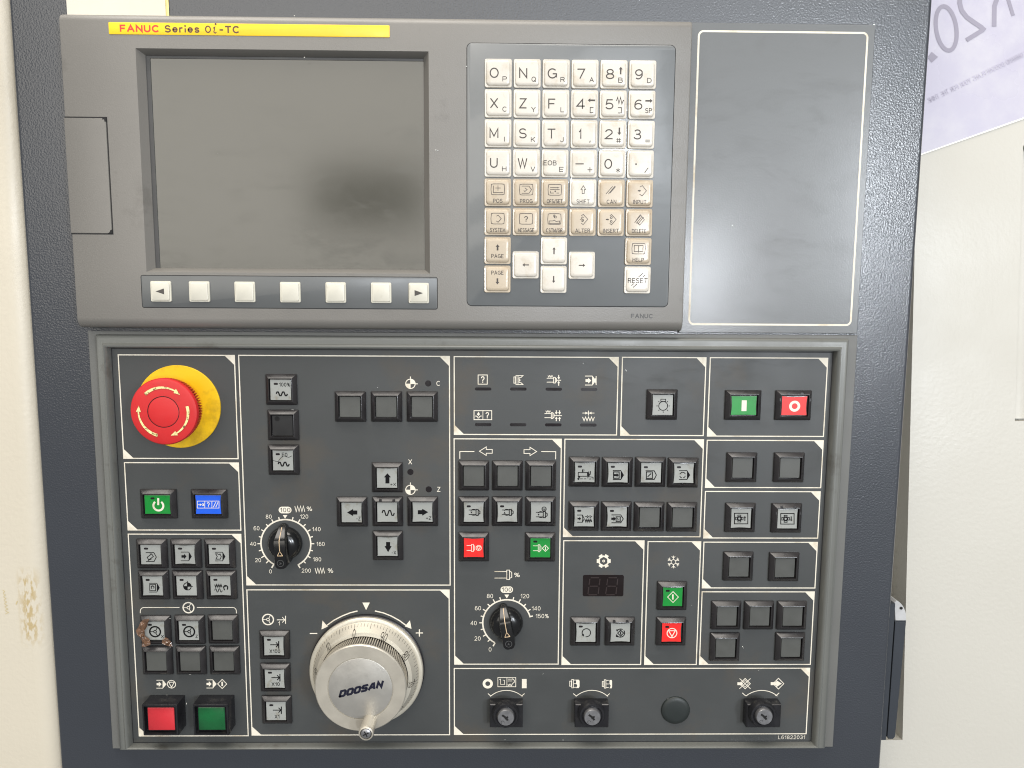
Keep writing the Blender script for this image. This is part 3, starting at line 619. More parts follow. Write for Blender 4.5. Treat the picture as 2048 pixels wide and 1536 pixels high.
# ---- soft keys
zs = ZU+.3
sm = MB(); ws = mmpx(580,583,zs+1.5)*41
sm.loops([rr(0,0,ws,ws,1.0,zs), rr(0,0,ws,ws,1.0,zs+.9), rr(0,0,ws-.4,ws-.4,1.0,zs+1.15), rr(0,0,ws-1.6,ws-1.6,.9,zs+1.15), rr(0,0,ws-2.0,ws-2.0,.9,zs+1.9), rr(0,0,ws-2.7,ws-2.7,.9,zs+2.1)])
sme = sm.mesh('soft_key', 'soft_key', (0,0,zs), 40)
pa = U(321,582,zs+1.5); pb = U(837.3,587,zs+1.5)
for i, px in enumerate((321,398,489,580,671,762,837.3)):
    x = U(px,584,zs+1.5)[0]; y = pa[1]+(pb[1]-pa[1])*.5
    k = place('soft_key', sme, (x,y,zs), duo, label=('square key with %s-pointing triangle' % ('left' if i == 0 else 'right')) if i in (0,6) else None)
    if i in (0, 6):
        s = 1 if i == 6 else -1; t = MB(); p = [(x-s*2.6,y-1.9,zs+2.2),(x+s*2.9,y,zs+2.2),(x-s*2.6,y+1.9,zs+2.2)]; t.face(p if s > 0 else p[::-1])
        obj('triangle_mark', t, mat('softkey_ink', srgb(70,66,62), .6), k, (x,y,zs+2.2), smooth=0)

# ================================================================ blank plate to the right of the display unit
bx0 = ux1+.3; _, by0, bx1, by1 = R4((1387,46),(1750,48),(1372,664),(1715,668), 3)
bp = thing('blank_plate', 'plain grey plate with thin white border right of the keyboard', 'cover plate', ((bx0+bx1)/2,(by0+by1)/2,0))
mb = MB(); mb.loops([rl(bx0,by0,bx1,by1,0), rl(bx0,by0,bx1,by1,2.7), rl(bx0+.2,by0+.25,bx1-.25,by1-.25,3)])
obj('plate', mb, 'blank', bp, ((bx0+bx1)/2,(by0+by1)/2,1))
mb = MB(); q = R4((1397,62),(1734,66),(1379,648),(1702.5,650.5), 3.05); stroke(mb, [p[:2] for p in rrl(*q,3.2,0,8)], 1.25, 3.06, True)
obj('border_line', mb, 'ink', bp, ((q[0]+q[2])/2,(q[1]+q[3])/2,3), smooth=0)

# ================================================================ paper tucked behind the top edge of the display unit
a = U(134,20,1.2); b = U(332,24,1.2)
mb = MB(); n = 8
for i in range(n):
    xa, xb = a[0]+(b[0]-a[0])*i/n, a[0]+(b[0]-a[0])*(i+1)/n; za, zb = 1.2+.5*math.sin(i*.9), 1.2+.5*math.sin((i+1)*.9)
    mb.face([(xa,uy1-6,za),(xb,uy1-6,zb),(xb,uy1+70,zb+.5),(xa,uy1+70,za+.5)])
obj('paper_sheet', mb, 'paper', None, ((a[0]+b[0])/2,uy1+20,1), label='off-white paper sheet tucked behind the display unit top edge', cat='paper')
mb = MB(); mb.face([(b[0]-8,uy1+1.2,.5),(b[0]+1.7,uy1+1.2,.5),(b[0]+.9,uy1+70,.5),(b[0]-8,uy1+70,.5)])
obj('yellow_sheet', mb, 'ypaper', None, (b[0]-2,uy1+20,.5), label='pale yellow sheet showing as a sliver behind the white paper', cat='paper')

# ================================================================ operator panel
ZP = 5.0                                     # printed face
opn = thing('operator_panel', 'charcoal machine operating panel with buttons, stop button and silver handwheel', 'control panel', (0,0,0))
fl = R4((175,663),(1715,669),(226,1498),(1666,1493), 2)
mb = MB(); mb.loops([rl(*fl,0), rl(*fl,1.8), rl(fl[0]+.3,fl[1]+.3,fl[2]-.3,fl[3]-.3,2.1)])
obj('flange', mb, 'flange', opn, ((fl[0]+fl[2])/2,fl[1]+3,2))
bo = R4((189.5,672),(1698,675.5),(238,1501),(1653,1497), 8.5)
bi = R4((221,696),(1666.5,703),(263,1489),(1626,1484), ZP+1)
def ring(t, z):      # rectangle interpolated between outer (0) and inner (1) outline
    return rl(*[bo[i]+(bi[i]-bo[i])*t for i in range(4)], z)
mb = MB(); mb.loops([ring(0,2), ring(0,6.8), ring(.06,8.1), ring(.16,8.8), ring(.3,9.0), ring(.5,9.0), ring(.60,9.1), ring(.70,10.6), ring(.78,11.1), ring(.88,10.6), ring(.95,8.8), ring(1,ZP)], False)
obj('bezel_frame', mb, 'frame', opn, ((bo[0]+bo[2])/2,bo[1]+4,8), smooth=50)
mb = MB(); mb.loops([rl(bi[0]-.5,bi[1]-.5,bi[2]+.5,bi[3]+.5,2), rl(bi[0]-.5,bi[1]-.5,bi[2]+.5,bi[3]+.5,ZP)])
obj('printed_face', mb, 'face', opn, ((bi[0]+bi[2])/2,(bi[1]+bi[3])/2,ZP))
mb = MB(); stroke(mb, [p[:2] for p in rl(bi[0]+.55,bi[1]+.55,bi[2]-.55,bi[3]-.55,0)], .5, ZP+.05, True)
obj('face_edge_shade', mb, 'groove', opn, (bi[0],bi[3],ZP))  # dark line paints the shade where the frame drops to the face
ZI = ZP+.08
secs = [((236,710),(469,710.5),(248,917),(476,917)), ((476.5,711),(900.7,712.5),(494.5,1170),(898.5,1170)), ((249,925.4),(477,925.8),(256,1060.3),(481.5,1060)),
 ((257,1068.2),(482,1068.6),(278,1472.5),(496,1471)), ((494,1180),(899.5,1179.7),(504,1470.7),(898,1469)), ((908,713.3),(1236.7,714.8),(909,868.7),(1233,870)),
 ((909,877.7),(1122.5,878.3),(908.6,1328.4),(1116.6,1328.2)), ((1129.7,878.3),(1406.8,879.5),(1127,1072.8),(1400.4,1073.8)), ((1127.4,1081),(1288,1082),(1124,1329),(1281.5,1329)),
 ((1295.4,1082.5),(1402,1084),(1290,1329),(1392,1329)), ((1244.6,714.6),(1412.5,715.4),(1241.5,870.5),(1406,871.3)), ((1420.5,715.2),(1655.4,716.6),(1415,872),(1647,873)),
 ((1414.5,880.3),(1647,881.5),(1411,974.7),(1641,975.6)), ((1410.3,982.5),(1640.6,983.8),(1408,1075.6),(1635.2,1076.6)), ((1407.4,1084.2),(1635,1084.8),(1405,1176),(1629.7,1175.8)),
 ((1404.6,1183.6),(1629.2,1183.8),(1398.5,1329.5),(1620,1328.2)), ((908.7,1336.8),(1620,1336.6),(908.7,1468.5),(1611.6,1468))]
for s in secs:
    q = R4(*s, ZI); w = .72; mb = MB()
    stroke(mb, [(q[0],q[1]),(q[2],q[1]),(q[2],q[3]),(q[0],q[3])], w, ZI, True)
    t = 6.0; i = w/2
    mb.face([(q[2]-i-t,q[3]-i,ZI+.006),(q[2]-i,q[3]-i-t,ZI+.006),(q[2]-i,q[3]-i,ZI+.006)])
    mb.face([(q[0]+i,q[1]+i,ZI+.006),(q[0]+i+t,q[1]+i,ZI+.006),(q[0]+i,q[1]+i+t,ZI+.006)])
    obj('section_outline', mb, 'ink', opn, ((q[0]+q[2])/2,q[3],ZI), smooth=0)

# ---- square push buttons
ZC = ZP+3.1          # cap face
BZ, CP = 21.0, 14.0
def bezel_mesh(w, h, notch=False):
    b = MB(); z = ZP
    op = (w-CP_W, h-CP_H) if False else None
    iw, ih = w-5.6, h-5.6
    b.loops([rr(0,0,w,h,.5,z,2), rr(0,0,w,h,.5,z+1.4,2), rr(0,0,w-.5,h-.5,.4,z+1.9,2), rr(0,0,iw+.7,ih+.7,.3,z+4.1,2), rr(0,0,iw,ih,.3,z+4.2,2), rr(0,0,iw-.2,ih-.2,.3,z+1.2,2), rr(0,0,iw-1.0,ih-1.0,.3,z+1.2,2), rr(0,0,iw-1.0,ih-1.0,.3,z+.8,2)])
    if notch:
        for s in (-1, 1):
            b.box(s*4.6-1.0, ih/2-.1, z+3.0, s*4.6+1.0, ih/2+.9, z+4.3); b.box(s*(iw/2+.6)-.5, 3.2, z+2.6, s*(iw/2+.6)+.5, 5.2, z+4.1)
            b.box(s*4.6-.9, ih/2+.8, z+2.2, s*4.6+.9, ih/2+1.5, z+3.7)
    return b.mesh('push_button', 'bezel', (0,0,ZP), 25)
BM = {(21,21,0): bezel_mesh(21,21), (21,21,1): bezel_mesh(21,21,True), (24.6,20.6,0): bezel_mesh(24.6,20.6), (24.6,20.6,1): bezel_mesh(24.6,20.6,True)}
CM = {}
def cap_mesh(m, w, h, seed):
    key_ = (m, w, h, seed)
    if key_ not in CM:
        rnd = random.Random(seed*77+3); b = MB(); z = ZP; L_ = []
        # clear cap body with a slightly curled, dirty legend film
        for (dw_, zz) in ((0,z+1.2),(0,ZC-z+z-.5),(-.35,ZC-.1),(-.6,ZC)):
            L_.append(rr(0,0,w+dw_,h+dw_,.5,zz,2))
        b.loops(L_); CM[key_] = b.mesh('cap', m, (0,0,ZP), 30)
    return CM[key_]
def wob(cx, cy, w, h, z, seed):
    rnd = random.Random(seed); o = []; n = 7
    for k, (ax, ay, bx_, by_) in enumerate(((-1,-1,1,-1),(1,-1,1,1),(1,1,-1,1),(-1,1,-1,-1))):
        bow = rnd.uniform(-.1,.55)
        for i in range(n):
            t = i/n; d = bow*math.sin(math.pi*t)+rnd.uniform(-.04,.05)
            x = (ax+(bx_-ax)*t)*w/2; y = (ay+(by_-ay)*t)*h/2
            if k % 2 == 0: y -= math.copysign(d, y)
            else: x -= math.copysign(d, x)
            o.append((cx+x, cy+y, z))
    return o
lens = mat('clear_cap', srgb(52,52,50), .22, var=.2, vscale=150, coat=.3)
seed = 0
def button(px, py, kind, legend=None, fr=None, label=None, size=(21,21), cap=(14.1,14.1), notch=0, led=None, ink='black_ink'):
    global seed
    seed += 1
    cx, cy = U(px, py, ZC)
    o = place('push_button', BM[size+(notch,)], (cx,cy,ZP), opn, label=label)
    if kind == 'blank_cap':
        place('cap', cap_mesh('blank_cap', cap[0], cap[1], 0), (cx,cy,ZP), o); 
    elif kind == 'black_cap':
        place('cap', cap_mesh('black_cap', cap[0], cap[1], 0), (cx,cy,ZP), o)
    else:
        place('cap', cap_mesh('clear_cap_', cap[0]+.3, cap[1]+.3, 0) if False else clearcap(cap), (cx,cy,ZP), o)
        b = MB(); b.face(wob(cx,cy,cap[0]-.35,cap[1]-.35,ZC+.03,seed)); obj('cap_film', b, kind, o, (cx,cy,ZC), smooth=0)
    if led:
        t = MB(); c = U(FR[fr][0]+led[0]/FR[fr][2], FR[fr][1]+led[1]/FR[fr][2], ZC+.06)
        if kind == 'black_cap': t.face(circ(c[0],c[1],1.7,ZC+.06,20))
        else: t.face(rr(c[0],c[1],2.9,1.45,.7,ZC+.06,5))
        obj('indicator_slot', t, 'dark_hole' if kind == 'black_cap' else 'lamp', o, (c[0],c[1],ZC), smooth=0)
    if legend:
        obj('legend', draw(fr, ZC+.08, legend, None, 1.55 if ink == 'black_ink' else 1.1), ink, o, (cx,cy,ZC), smooth=0)
    return o
CC = {}
def clearcap(cap):
    if cap not in CC:
        b = MB(); w, h = cap[0]+.35, cap[1]+.35
        b.loops([rr(0,0,w,h,.5,ZP+1.2,2), rr(0,0,w,h,.5,ZC-.5,2), rr(0,0,w-.3,h-.3,.5,ZC-.05,2), rr(0,0,w-.5,h-.5,.5,ZC,2)])
        CC[cap] = b.mesh('cap', lens, (0,0,ZP), 30)
    return CC[cap]

def wheel(x, y, r, w):     # steering wheel symbol
    it = [('c',x,y,r-w/2,w), ('c',x,y,r*.23,w*.55)]
    for a in (270, 30, 150): 
        t = math.radians(a); it.append(('l', w*.5, [(x+r*.24*math.sin(t), y-r*.24*math.cos(t)), (x+(r-w)*math.sin(t), y-(r-w)*math.cos(t))]))
    return it
def cross(x, y, r, w, ext, fill=(0,180), ex=1.0):
    it = [('c',x,y,r-w/2,w), ('s',x,y,r-w,fill[0],fill[0]+90), ('s',x,y,r-w,fill[1],fill[1]+90), ('l',w*.8,[(x,y-r-ext),(x,y+r-w)]), ('l',w*.8,[(x-r+w,y),(x+r+ext,y)])]
    return it
def prog_tip(x0, x1, x2, y0, y1, w, fill=True):     # program tag: two lines and a pointed end
    ym = (y0+y1)/2; it = [('l',w,[(x0,y0),(x1,y0),(x2,ym),(x1,y1),(x0,y1)])]
    if fill: it.append(('f',[(x1,y0),(x2,ym),(x1,y1)]))
    return it
def arr(x0, x1, y, hw, sw, hl): 
    s = 1 if x1 > x0 else -1; xb = x1-s*hl; return ('f',[(x0,y-sw),(xb,y-sw),(xb,y-hw),(x1,y),(xb,y+hw),(xb,y+sw),(x0,y+sw)])
def varr(x, y0, y1, hw, sw, hl):
    s = 1 if y1 > y0 else -1; yb = y1-s*hl; return ('f',[(x-sw,y0),(x-sw,yb),(x-hw,yb),(x,y1),(x+hw,yb),(x+sw,yb),(x+sw,y0)])
def spindle(x0, x1, x2, x3, y0, y1, w):    # chuck symbol: two lines, flange, nose
    h = (y1-y0); m = (y0+y1)/2
    return [('l',w,[(x0,y0),(x1,y0)]), ('l',w,[(x0,y1),(x1,y1)]), ('L',w,[(x1,y0-h*.22),(x2,y0-h*.22),(x2,y1+h*.22),(x1,y1+h*.22)]), ('l',w,[(x2,y0-h*.05),(x3,y0+h*.12),(x3,y1-h*.12),(x2,y1+h*.05)])]
def dia(x, y, r, w): return ('L', w, [(x,y-r),(x+r,y),(x,y+r),(x-r,y)])
def tri_c(x, y, r, w): return [('c',x,y,r-w/2,w), ('L',w,[(x-r*.62,y-r*.45),(x+r*.62,y-r*.45),(x,y+r*.66)])]

G = 'grey_cap'
button(561.3,779.7,G,[('t','100%',462,322,36,104,-.01),('l',8,wave(384,488,408,34))],'B','grey button marked 100% over a wave',led=(380,315))
button(565,851,'black_cap',None,'B','black button with a round dark lamp',led=(392,640))
button(566,920.8,G,[('t','F0',462,975,38,52,-.01),('l',8,wave(402,504,1062,34)),('l',3,[(352,1028),(400,1040),(430,1000),(455,985),(500,1000),(530,985)])],'B','grey button with cracked film over a wave',led=(398,970))
for x, y in ((699.9,813.9),(772.4,813.9),(844,814)): button(x, y, 'blank_cap')
button(774,956,G,[varr(735,428,298,46,26,52),('t','+X',808,440,36,72,-.02)],'H','grey jog button with up arrow and +X')
button(703.4,1025,G,[arr(350,218,800,46,26,78),('t','-Z',362,878,48,58,-.02)],'H','grey jog button with left arrow and -Z')
button(774.7,1024.5,G,[('l',10,wave(668,822,806,62))],'H','grey button with a single wave sign',notch=1)
button(845,1024.2,G,[arr(1124,1258,796,44,26,78),('t','+Z',1262,872,44,70,-.02)],'H','grey jog button with right arrow and +Z')
button(775.2,1092.8,G,[varr(744,1178,1308,46,26,78),('t','-X',816,1314,44,58,-.02)],'H','grey jog button with down arrow and -X')
button(315.1,1009.2,'green_cap',[('a',604,878,78,38,322,28),('l',28,[(602,758),(602,868)])],'C','wide green button with white power sign',size=(24.6,20.6),cap=(17.7,13.4),led=(512,762),ink='ink')
q_ = [('L',8,[(1218,805),(1560,805),(1560,915),(1218,915)]),('l',8,[(1336,805),(1336,915)]),('l',8,[(1448,805),(1448,915)]),('l',8,[(1228,862),(1290,862)]),('f',[(1258,842),(1290,862),(1258,882)]),('l',10,[(1298,842),(1326,882)]),('l',10,[(1326,842),(1298,882)]),('t','?',1392,862,78,44,0),('l',9,[(1470,902),(1508,822)]),('l',9,[(1508,902),(1546,822)])]
button(416.7,1009.2,'blue_cap',q_,'C','wide blue button with a three-box white sign',size=(24.6,20.6),cap=(17.7,13.4),ink='ink')
hand = lambda x, y, s: [('a',x,y,s,-115,118,s*.42),('l',s*.34,[(x-s*.9,y+s*.3),(x-s*.75,y+s*1.05),(x-s*.35,y+s*1.3)]),('l',s*.34,[(x+s*.9,y+s*.4),(x+s*.8,y+s*1.1)]),('l',s*.22,[(x-s*.35,y-s*.9),(x-s*.3,y-s*.3)]),('l',s*.22,[(x+s*.1,y-s*1),(x+s*.1,y-s*.3)])]
button(301.8,1109.2,G,[('l',8,[(335,446),(465,446),(506,518),(470,590),(340,590)]),('L',8,[(358,522),(432,466),(458,510),(384,564)]),('l',7,[(400,462),(442,478)]),('l',7,[(368,576),(430,548)])],'D','grey button with a pencil sign',led=(340,382))
button(370.1,1109,G,prog_tip(902,1030,1074,438,578,7)+[arr(912,994,508,44,20,38)],'D','grey button with arrow entering a filled tag, top row',led=(890,382))
button(438,1108.8,G,prog_tip(1455,1576,1618,440,580,7)+[('L',8,[(1465,466),(1498,466),(1520,480),(1535,466),(1556,510),(1540,552),(1470,552),(1492,508)])],'D','grey button with a wavy tag sign',led=(1438,384))
button(305.4,1171.7,G,prog_tip(388,514,556,942,1084,7)+[('L',8,[(400,960),(494,960),(494,1062),(400,1062)])]+hand(447,1004,22),'D','grey button with a framed hand sign',led=(366,888))
button(373.3,1171.7,G,cross(1008,992,66,9,22,(0,180)),'D','grey button with a quartered circle',led=(915,888))
button(441.1,1171.7,G,[('l',10,zig(1450,1568,984,44,7)),('l',8,wave(1450,1572,1058,50))]+hand(1628,1010,32),'D','grey button with zigzag, wave and hand',led=(1462,886))
button(309.4,1261.9,G,wheel(486,593,94,16)+[('t','X',606,670,52,46,-.02)],'E','grey button with steering wheel sign and X',led=(402,483))
button(377.7,1261.3,G,wheel(1038,592,94,16)+[('t','Z',1158,668,52,38,-.02)],'E','grey button with steering wheel sign and Z',led=(954,483))
for x, y in ((444.7,1260.8),(312.8,1323),(380.2,1323),(447.6,1323)): button(x, y, 'blank_cap')
for (x, y, s, w, zc, ld) in ((548,1291.9,'X100',106,(292,592),(237,543)),(549.5,1357.3,'X10',80,(304,918),(247,869)),(552.3,1421.9,'X1',48,(318,1240),(261,1191))):
    X, Y_ = zc
    button(x, y, G, [('l',6,[(X-42,Y_),(X+38,Y_)]),('l',6,[(X+14,Y_-24),(X+38,Y_),(X+14,Y_+24)]),('l',7,[(X+42,Y_-36),(X+42,Y_+38)]),('t',s,X+(4 if s=='X100' else 0),Y_+64,38,w,-.015)], 'I', 'grey step button marked '+s, led=ld)
for x, y in ((947.5,952.4),(1015.1,952.4),(1081.9,952.6)): button(x, y, 'blank_cap')
def spin(dx, dy, up): 
    return [('l',6,[(230+dx,860+dy),(318+dx,860+dy)]),('l',6,[(230+dx,916+dy),(318+dx,916+dy)]),('a',290+dx,888+dy,38,-60,60,6),('a',290+dx,888+dy,38,130,230,6),('L',7,[(320+dx,852+dy),(346+dx,852+dy),(346+dx,926+dy),(320+dx,926+dy)]),('l',7,[(346+dx,862+dy),(368+dx,876+dy),(368+dx,902+dy),(346+dx,916+dy)]),
            ('f',[(250+dx,880+dy),(276+dx,880+dy),(263+dx,902+dy)] if not up else [(250+dx,905+dy),(276+dx,905+dy),(263+dx,880+dy)])]
button(947.4,1024.2,G,spin(0,0,0),'K','grey spindle button with downward turn arrow and lamp slot',led=(230,815))
button(1014.6,1024.2,G,spin(408,0,1),'K','grey spindle button with upward turn arrow',led=(640,815))
button(1081.4,1024.2,G,spin(826,28,0)+[('c',1156,848,26,6),('l',6,[(1132,848),(1180,848)]),('l',6,[(1156,850),(1156,872)])],'K','grey spindle button with small wheel above')
button(947.6,1095.3,'red_cap',spindle(205,264,288,304,1296,1356,6)+tri_c(353,1326,36,7),'K','red spindle stop button',ink='ink')
button(1080.7,1095.6,'green_cap',spindle(1020,1084,1104,1118,1300,1360,6)+[dia(1172,1330,38,7),('l',9,[(1172,1310),(1172,1352)])],'K','green spindle start button',led=(1048,1248),ink='ink')
button(1169.4,944.8,G,[('L',7,[(255,524),(384,524),(384,576),(255,576)]),('l',6,[(312,524),(312,480)]),('t','β',330,492,34,26,0),('d',268,584,15),('f',[(238,612),(258,596),(278,612),(258,630)]),('l',6,[(280,612),(318,612)]),('l',6,[(334,612),(366,612)]),('f',[(384,520),(400,505),(410,560),(392,580)]),('l',10,[(424,506),(420,548),(398,572)]),('t','α',424,612,24,28,0),('l',6,[(390,606),(390,580),(462,590),(462,622)])],'M','grey button with a lathe bar and Greek letters',led=(278,441))
button(1235.6,945.5,G,prog_tip(738,848,886,498,622,8)+[('L',9,[(748,516),(826,516),(826,604),(748,604)]),arr(752,822,560,30,14,30)],'M','grey button with boxed arrow and filled tag',led=(738,444))
button(1302,945.2,G,prog_tip(1196,1316,1346,500,620,8,False)+[('L',8,[(1206,516),(1292,516),(1292,606),(1206,606)]),('l',9,[(1224,584),(1274,536)])],'M','grey button with slashed box in a tag',led=(1200,450))
button(1367.5,946.5,G,prog_tip(1662,1774,1812,498,620,7)+[('a',1712,560,40,-70,70,7),('a',1712,560,40,105,165,7),('a',1712,560,40,195,255,7)],'M','grey button with broken circle in a tag',led=(1662,450))
button(1168.2,1033.5,G,prog_tip(238,314,338,1118,1218,7,False)+[arr(244,294,1168,26,10,24),('l',6,[(314,1118),(314,1218)]),('l',6,[(350,1140),(378,1140)]),('L',5,[(380,1124),(404,1140),(380,1156)]),('L',5,[(418,1124),(444,1140),(418,1156)]),('l',9,zig(348,444,1196,38,7))],'M','grey button with tag, arrowheads and zigzag',led=(268,1058))
button(1233.7,1034,G,prog_tip(718,848,884,1116,1226,8,False)+[arr(716,782,1170,34,16,34),('L',8,[(784,1142),(842,1142),(842,1208),(784,1208)]),('t','N',813,1176,42,30,0)],'M','grey button with boxed N in a tag',led=(726,1060))
button(1299.2,1035,'blank_cap'); button(1365,1035.4,'blank_cap')
button(1171.6,1265.1,G,[('a',300,1112,48,-150,110,7),('a',300,1112,48,110,190,6),('f',[(244,1140),(272,1122),(272,1152)])],'N','grey turret button with one turning arrow',led=(236,1042))
button(1240.6,1265,G,[dia(690,1116,34,7),('l',9,[(690,1098),(690,1134)]),('a',688,1116,48,-60,30,7),('a',688,1116,48,50,250,7),('f',[(636,1076),(668,1072),(650,1102)]),('f',[(636,1160),(664,1164),(640,1132)])],'N','grey turret button with diamond and turn arrows',notch=1)
button(1345.2,1193.5,'green_cap',[dia(1286,706,62,7),('l',16,[(1284,676),(1284,734)])],'N','green coolant start button',led=(1226,635),ink='ink')
button(1343.2,1264.9,'red_cap',tri_c(1274,1116,60,9),'N','red coolant stop button',led=(1220,1046),ink='ink')
button(1325.2,810,G,[('L',6,[(744,752),(744,720),(814,720),(814,752)]),('c',778,818,65,7)]+[('l',7,[(778+a*80,818-b*80),(778+a*98,818-b*98)]) for a, b in ((-1,0),(1,0),(0,-1),(-.7,.7),(.7,.7),(-.7,-.7),(.7,-.7))],'T','grey button with a lamp bulb sign')
button(1487.7,811,'green_cap',[('f',[(553,595),(612,595),(608,722),(549,722)])],'O','wide green button with white bar',size=(24.6,20.6),cap=(17.7,13.4),ink='ink')
button(1588.7,811.4,'red_cap',[('c',1178,664,50,28)],'O','wide red button with white ring',size=(24.6,20.6),cap=(17.7,13.4),notch=1,ink='ink')
button(1485,936,'blank_cap'); button(1580,936.1,'blank_cap')
def clampi(x, y, up):
    it = [('L',7,[(x-82,y-65),(x+82,y-65),(x+82,y+65),(x-82,y+65)]), ('c',x-22,y,20,9)]
    for a, b in ((-1,0),(1,0)): it.append(('L',6,[(x-22+a*46,y-16),(x-22+a*26,y-16),(x-22+a*26,y+16),(x-22+a*46,y+16)]))
    for b in (-1, 1): it.append(('L',6,[(x-40,y+b*42),(x-40,y+b*24),(x-4,y+b*24),(x-4,y+b*42)]))
    it.append(varr(x+46, y+(30 if up else -30), y+(-32 if up else 32), 15, 6, 22)); return it
button(1482,1036.7,G,clampi(567,535,True),'P','grey button with clamp sign and up arrow')
button(1574.9,1037.5,G,clampi(1136,538,False),'P','grey button with clamp sign and down arrow',notch=1)
for x, y in ((1478,1134.3),(1569.8,1135.5),(1453.7,1232.7),(1519.4,1232.7),(1585.3,1233),(1451,1296.1),(1581.8,1295.5)): button(x, y, 'blank_cap')

# ---- two tall shrouded buttons
def shroud(px, py, lens_m, label):
    zf = ZP+13; cx, cy = U(px, py, zf-2); o = MB(); w, h = 24.5, 23.0
    o.loops([rr(cx,cy,w,h,.5,ZP,2), rr(cx,cy,w,h,.5,zf-.5,2), rr(cx,cy,w-.5,h-.5,.5,zf,2), rr(cx,cy,w-2.6,h-2.6,.4,zf,2), rr(cx,cy,w-2.9,h-2.9,.4,zf-3.8,2), rr(cx,cy,w-8,h-8,.4,zf-3.8,2)])
    b = obj('shrouded_button', o, 'lockbody', opn, (cx,cy,ZP), label=label)
    o = MB(); o.loops([rr(cx,cy,20.2,18.6,.6,zf-3.8,2), rr(cx,cy,20.2,18.6,.6,zf-2.6,2), rr(cx,cy,19.2,17.6,.6,zf-2.1,2)])
    obj('lens_rim', o, 'rim', b, (cx,cy,zf-3))
    o = MB(); o.loops([rr(cx,cy,18.3,16.6,.5,zf-2.2,3), rr(cx,cy,18.3,16.6,.5,zf-1.8,3), rr(cx,cy,17.6,15.9,.5,zf-1.6,3)])
    obj('lens', o, lens_m, b, (cx,cy,zf-2))
shroud(322.9,1437.4,'red_lens','red square button in a tall black shroud')
shroud(423.8,1437,'dark_green','dark green square button in a tall black shroud')

# ---- printed signs on the face
def sign(name, fr, items, loc=None):
    ox, oy, k = FR[fr]; it = items[0]
    t = draw(fr, ZI, items); xs = [p[0] for p in t.v]; ys = [p[1] for p in t.v]
    return obj(name, t, 'ink', opn, ((min(xs)+max(xs))/2,(min(ys)+max(ys))/2,ZI), smooth=0)
def lampdot(px, py, r=6.2):
    c = U(px, py, ZP+.1); m = mmpx(px, py, ZP); t = MB(); t.loops([circ(c[0],c[1],r*m,ZP,24), circ(c[0],c[1],r*m,ZP+.1,24)]); obj('indicator_lamp', t, 'lamp', opn, (c[0],c[1],ZP))
def wcross(x, y, r): return [('c',x,y,r-4,8),('s',x,y,r-4,0,90),('s',x,y,r-4,180,270),('s',x,y,r-4,180,270),('l',8,[(x,y-r-20),(x,y-r)]),('l',8,[(x+r,y),(x+r+20,y)]),('l',3,[(x-r,y),(x+r,y)]),('l',3,[(x,y-r),(x,y+r)])]
sign('reference_sign','B',wcross(1633,315,48)); sign('reference_sign','B',wcross(1633,1302,48))
lampdot(856.4,766.8); lampdot(820.8,944); lampdot(857.5,978.7)
sign('axis_letter','B',[('t','C',1893,311,44,None,-.005)]); sign('axis_letter','B',[('t','X',1631,1041,46,None,-.005)]); sign('axis_letter','B',[('t','Z',1897,1297,44,None,-.005)])
sign('wheel_bracket','D',[('l',11,[(247,1426)]+[(247+60*(1-math.cos(math.radians(a))),1394-60*math.sin(math.radians(a))) for a in range(0,91,15)]+[(880,1333)])])
sign('wheel_bracket','D',[('l',11,[(1162,1333)]+[(1740+60*math.sin(math.radians(a)),1393-60*math.cos(math.radians(a))) for a in range(0,91,15)]+[(1801,1428)])])
sign('wheel_sign','D',wheel(1026,1337,97,20))
sign('hold_sign','E',prog_tip(508,608,664,1378,1506,11)+[arr(512,590,1442,44,18,44)]+tri_c(752,1442,72,12))
sign('start_sign','E',prog_tip(1318,1418,1474,1372,1504,11)+[arr(1318,1400,1438,44,18,44),dia(1572,1438,74,12),('l',26,[(1572,1402),(1572,1472)])])
sign('step_sign','I',wheel(228,342,60,12)+[('l',8,[(316,345),(392,345)]),('l',7,[(370,318),(394,345),(370,372)]),('l',8,[(402,305),(402,384)]),('t','1',338,380,42,None,-.01)])
sign('index_mark','I',[('f',[(1163,174),(1237,174),(1200,248)])])
def bow(x, y, r, a0, a1, w): return ('a', x, y, r, a0, a1, w)
sign('minus_arrow','I',[('l',12,[(1115,257),(1040,276),(960,308),(880,350),(800,408)]),('f',[(768,352),(820,412),(758,440)]),('l',10,[(642,480),(716,480)])])
sign('plus_arrow','I',[('l',12,[(1287,257),(1370,276),(1450,308),(1530,352),(1606,408)]),('f',[(1634,350),(1584,410),(1650,434)]),('l',10,[(1692,475),(1764,475)]),('l',10,[(1728,439),(1728,511)])])
lamps = [(966.3,777.9),(1036.7,778),(1107.5,778.4),(1178.2,778.8),(966.3,849.2),(1036.2,849.4),(1106.6,849.7),(1176.7,850)]
for x, y in lamps:
    c = U(x, y, ZP+.1); m = mmpx(x, y, ZP); t = MB(); t.loops([rr(c[0],c[1],33*m,6*m,3*m,ZP,5), rr(c[0],c[1],33*m,6*m,3*m,ZP+.12,5)]); obj('bar_lamp', t, 'lamp', opn, (c[0],c[1],ZP))
sign('alarm_sign','J',[('L',9,[(329,292),(436,292),(436,400),(329,400)]),('t','?',383,346,76,44,.005)])
sign('chuck_sign','J',[('L',8,[(748,315),(768,315),(768,388),(748,388)]),('L',8,[(772,300),(796,300),(796,404),(772,404)]),('l',8,[(796,300),(854,300),(830,322),(808,326),(808,345),(822,352),(808,360),(808,378),(832,384),(854,404),(796,404)])])
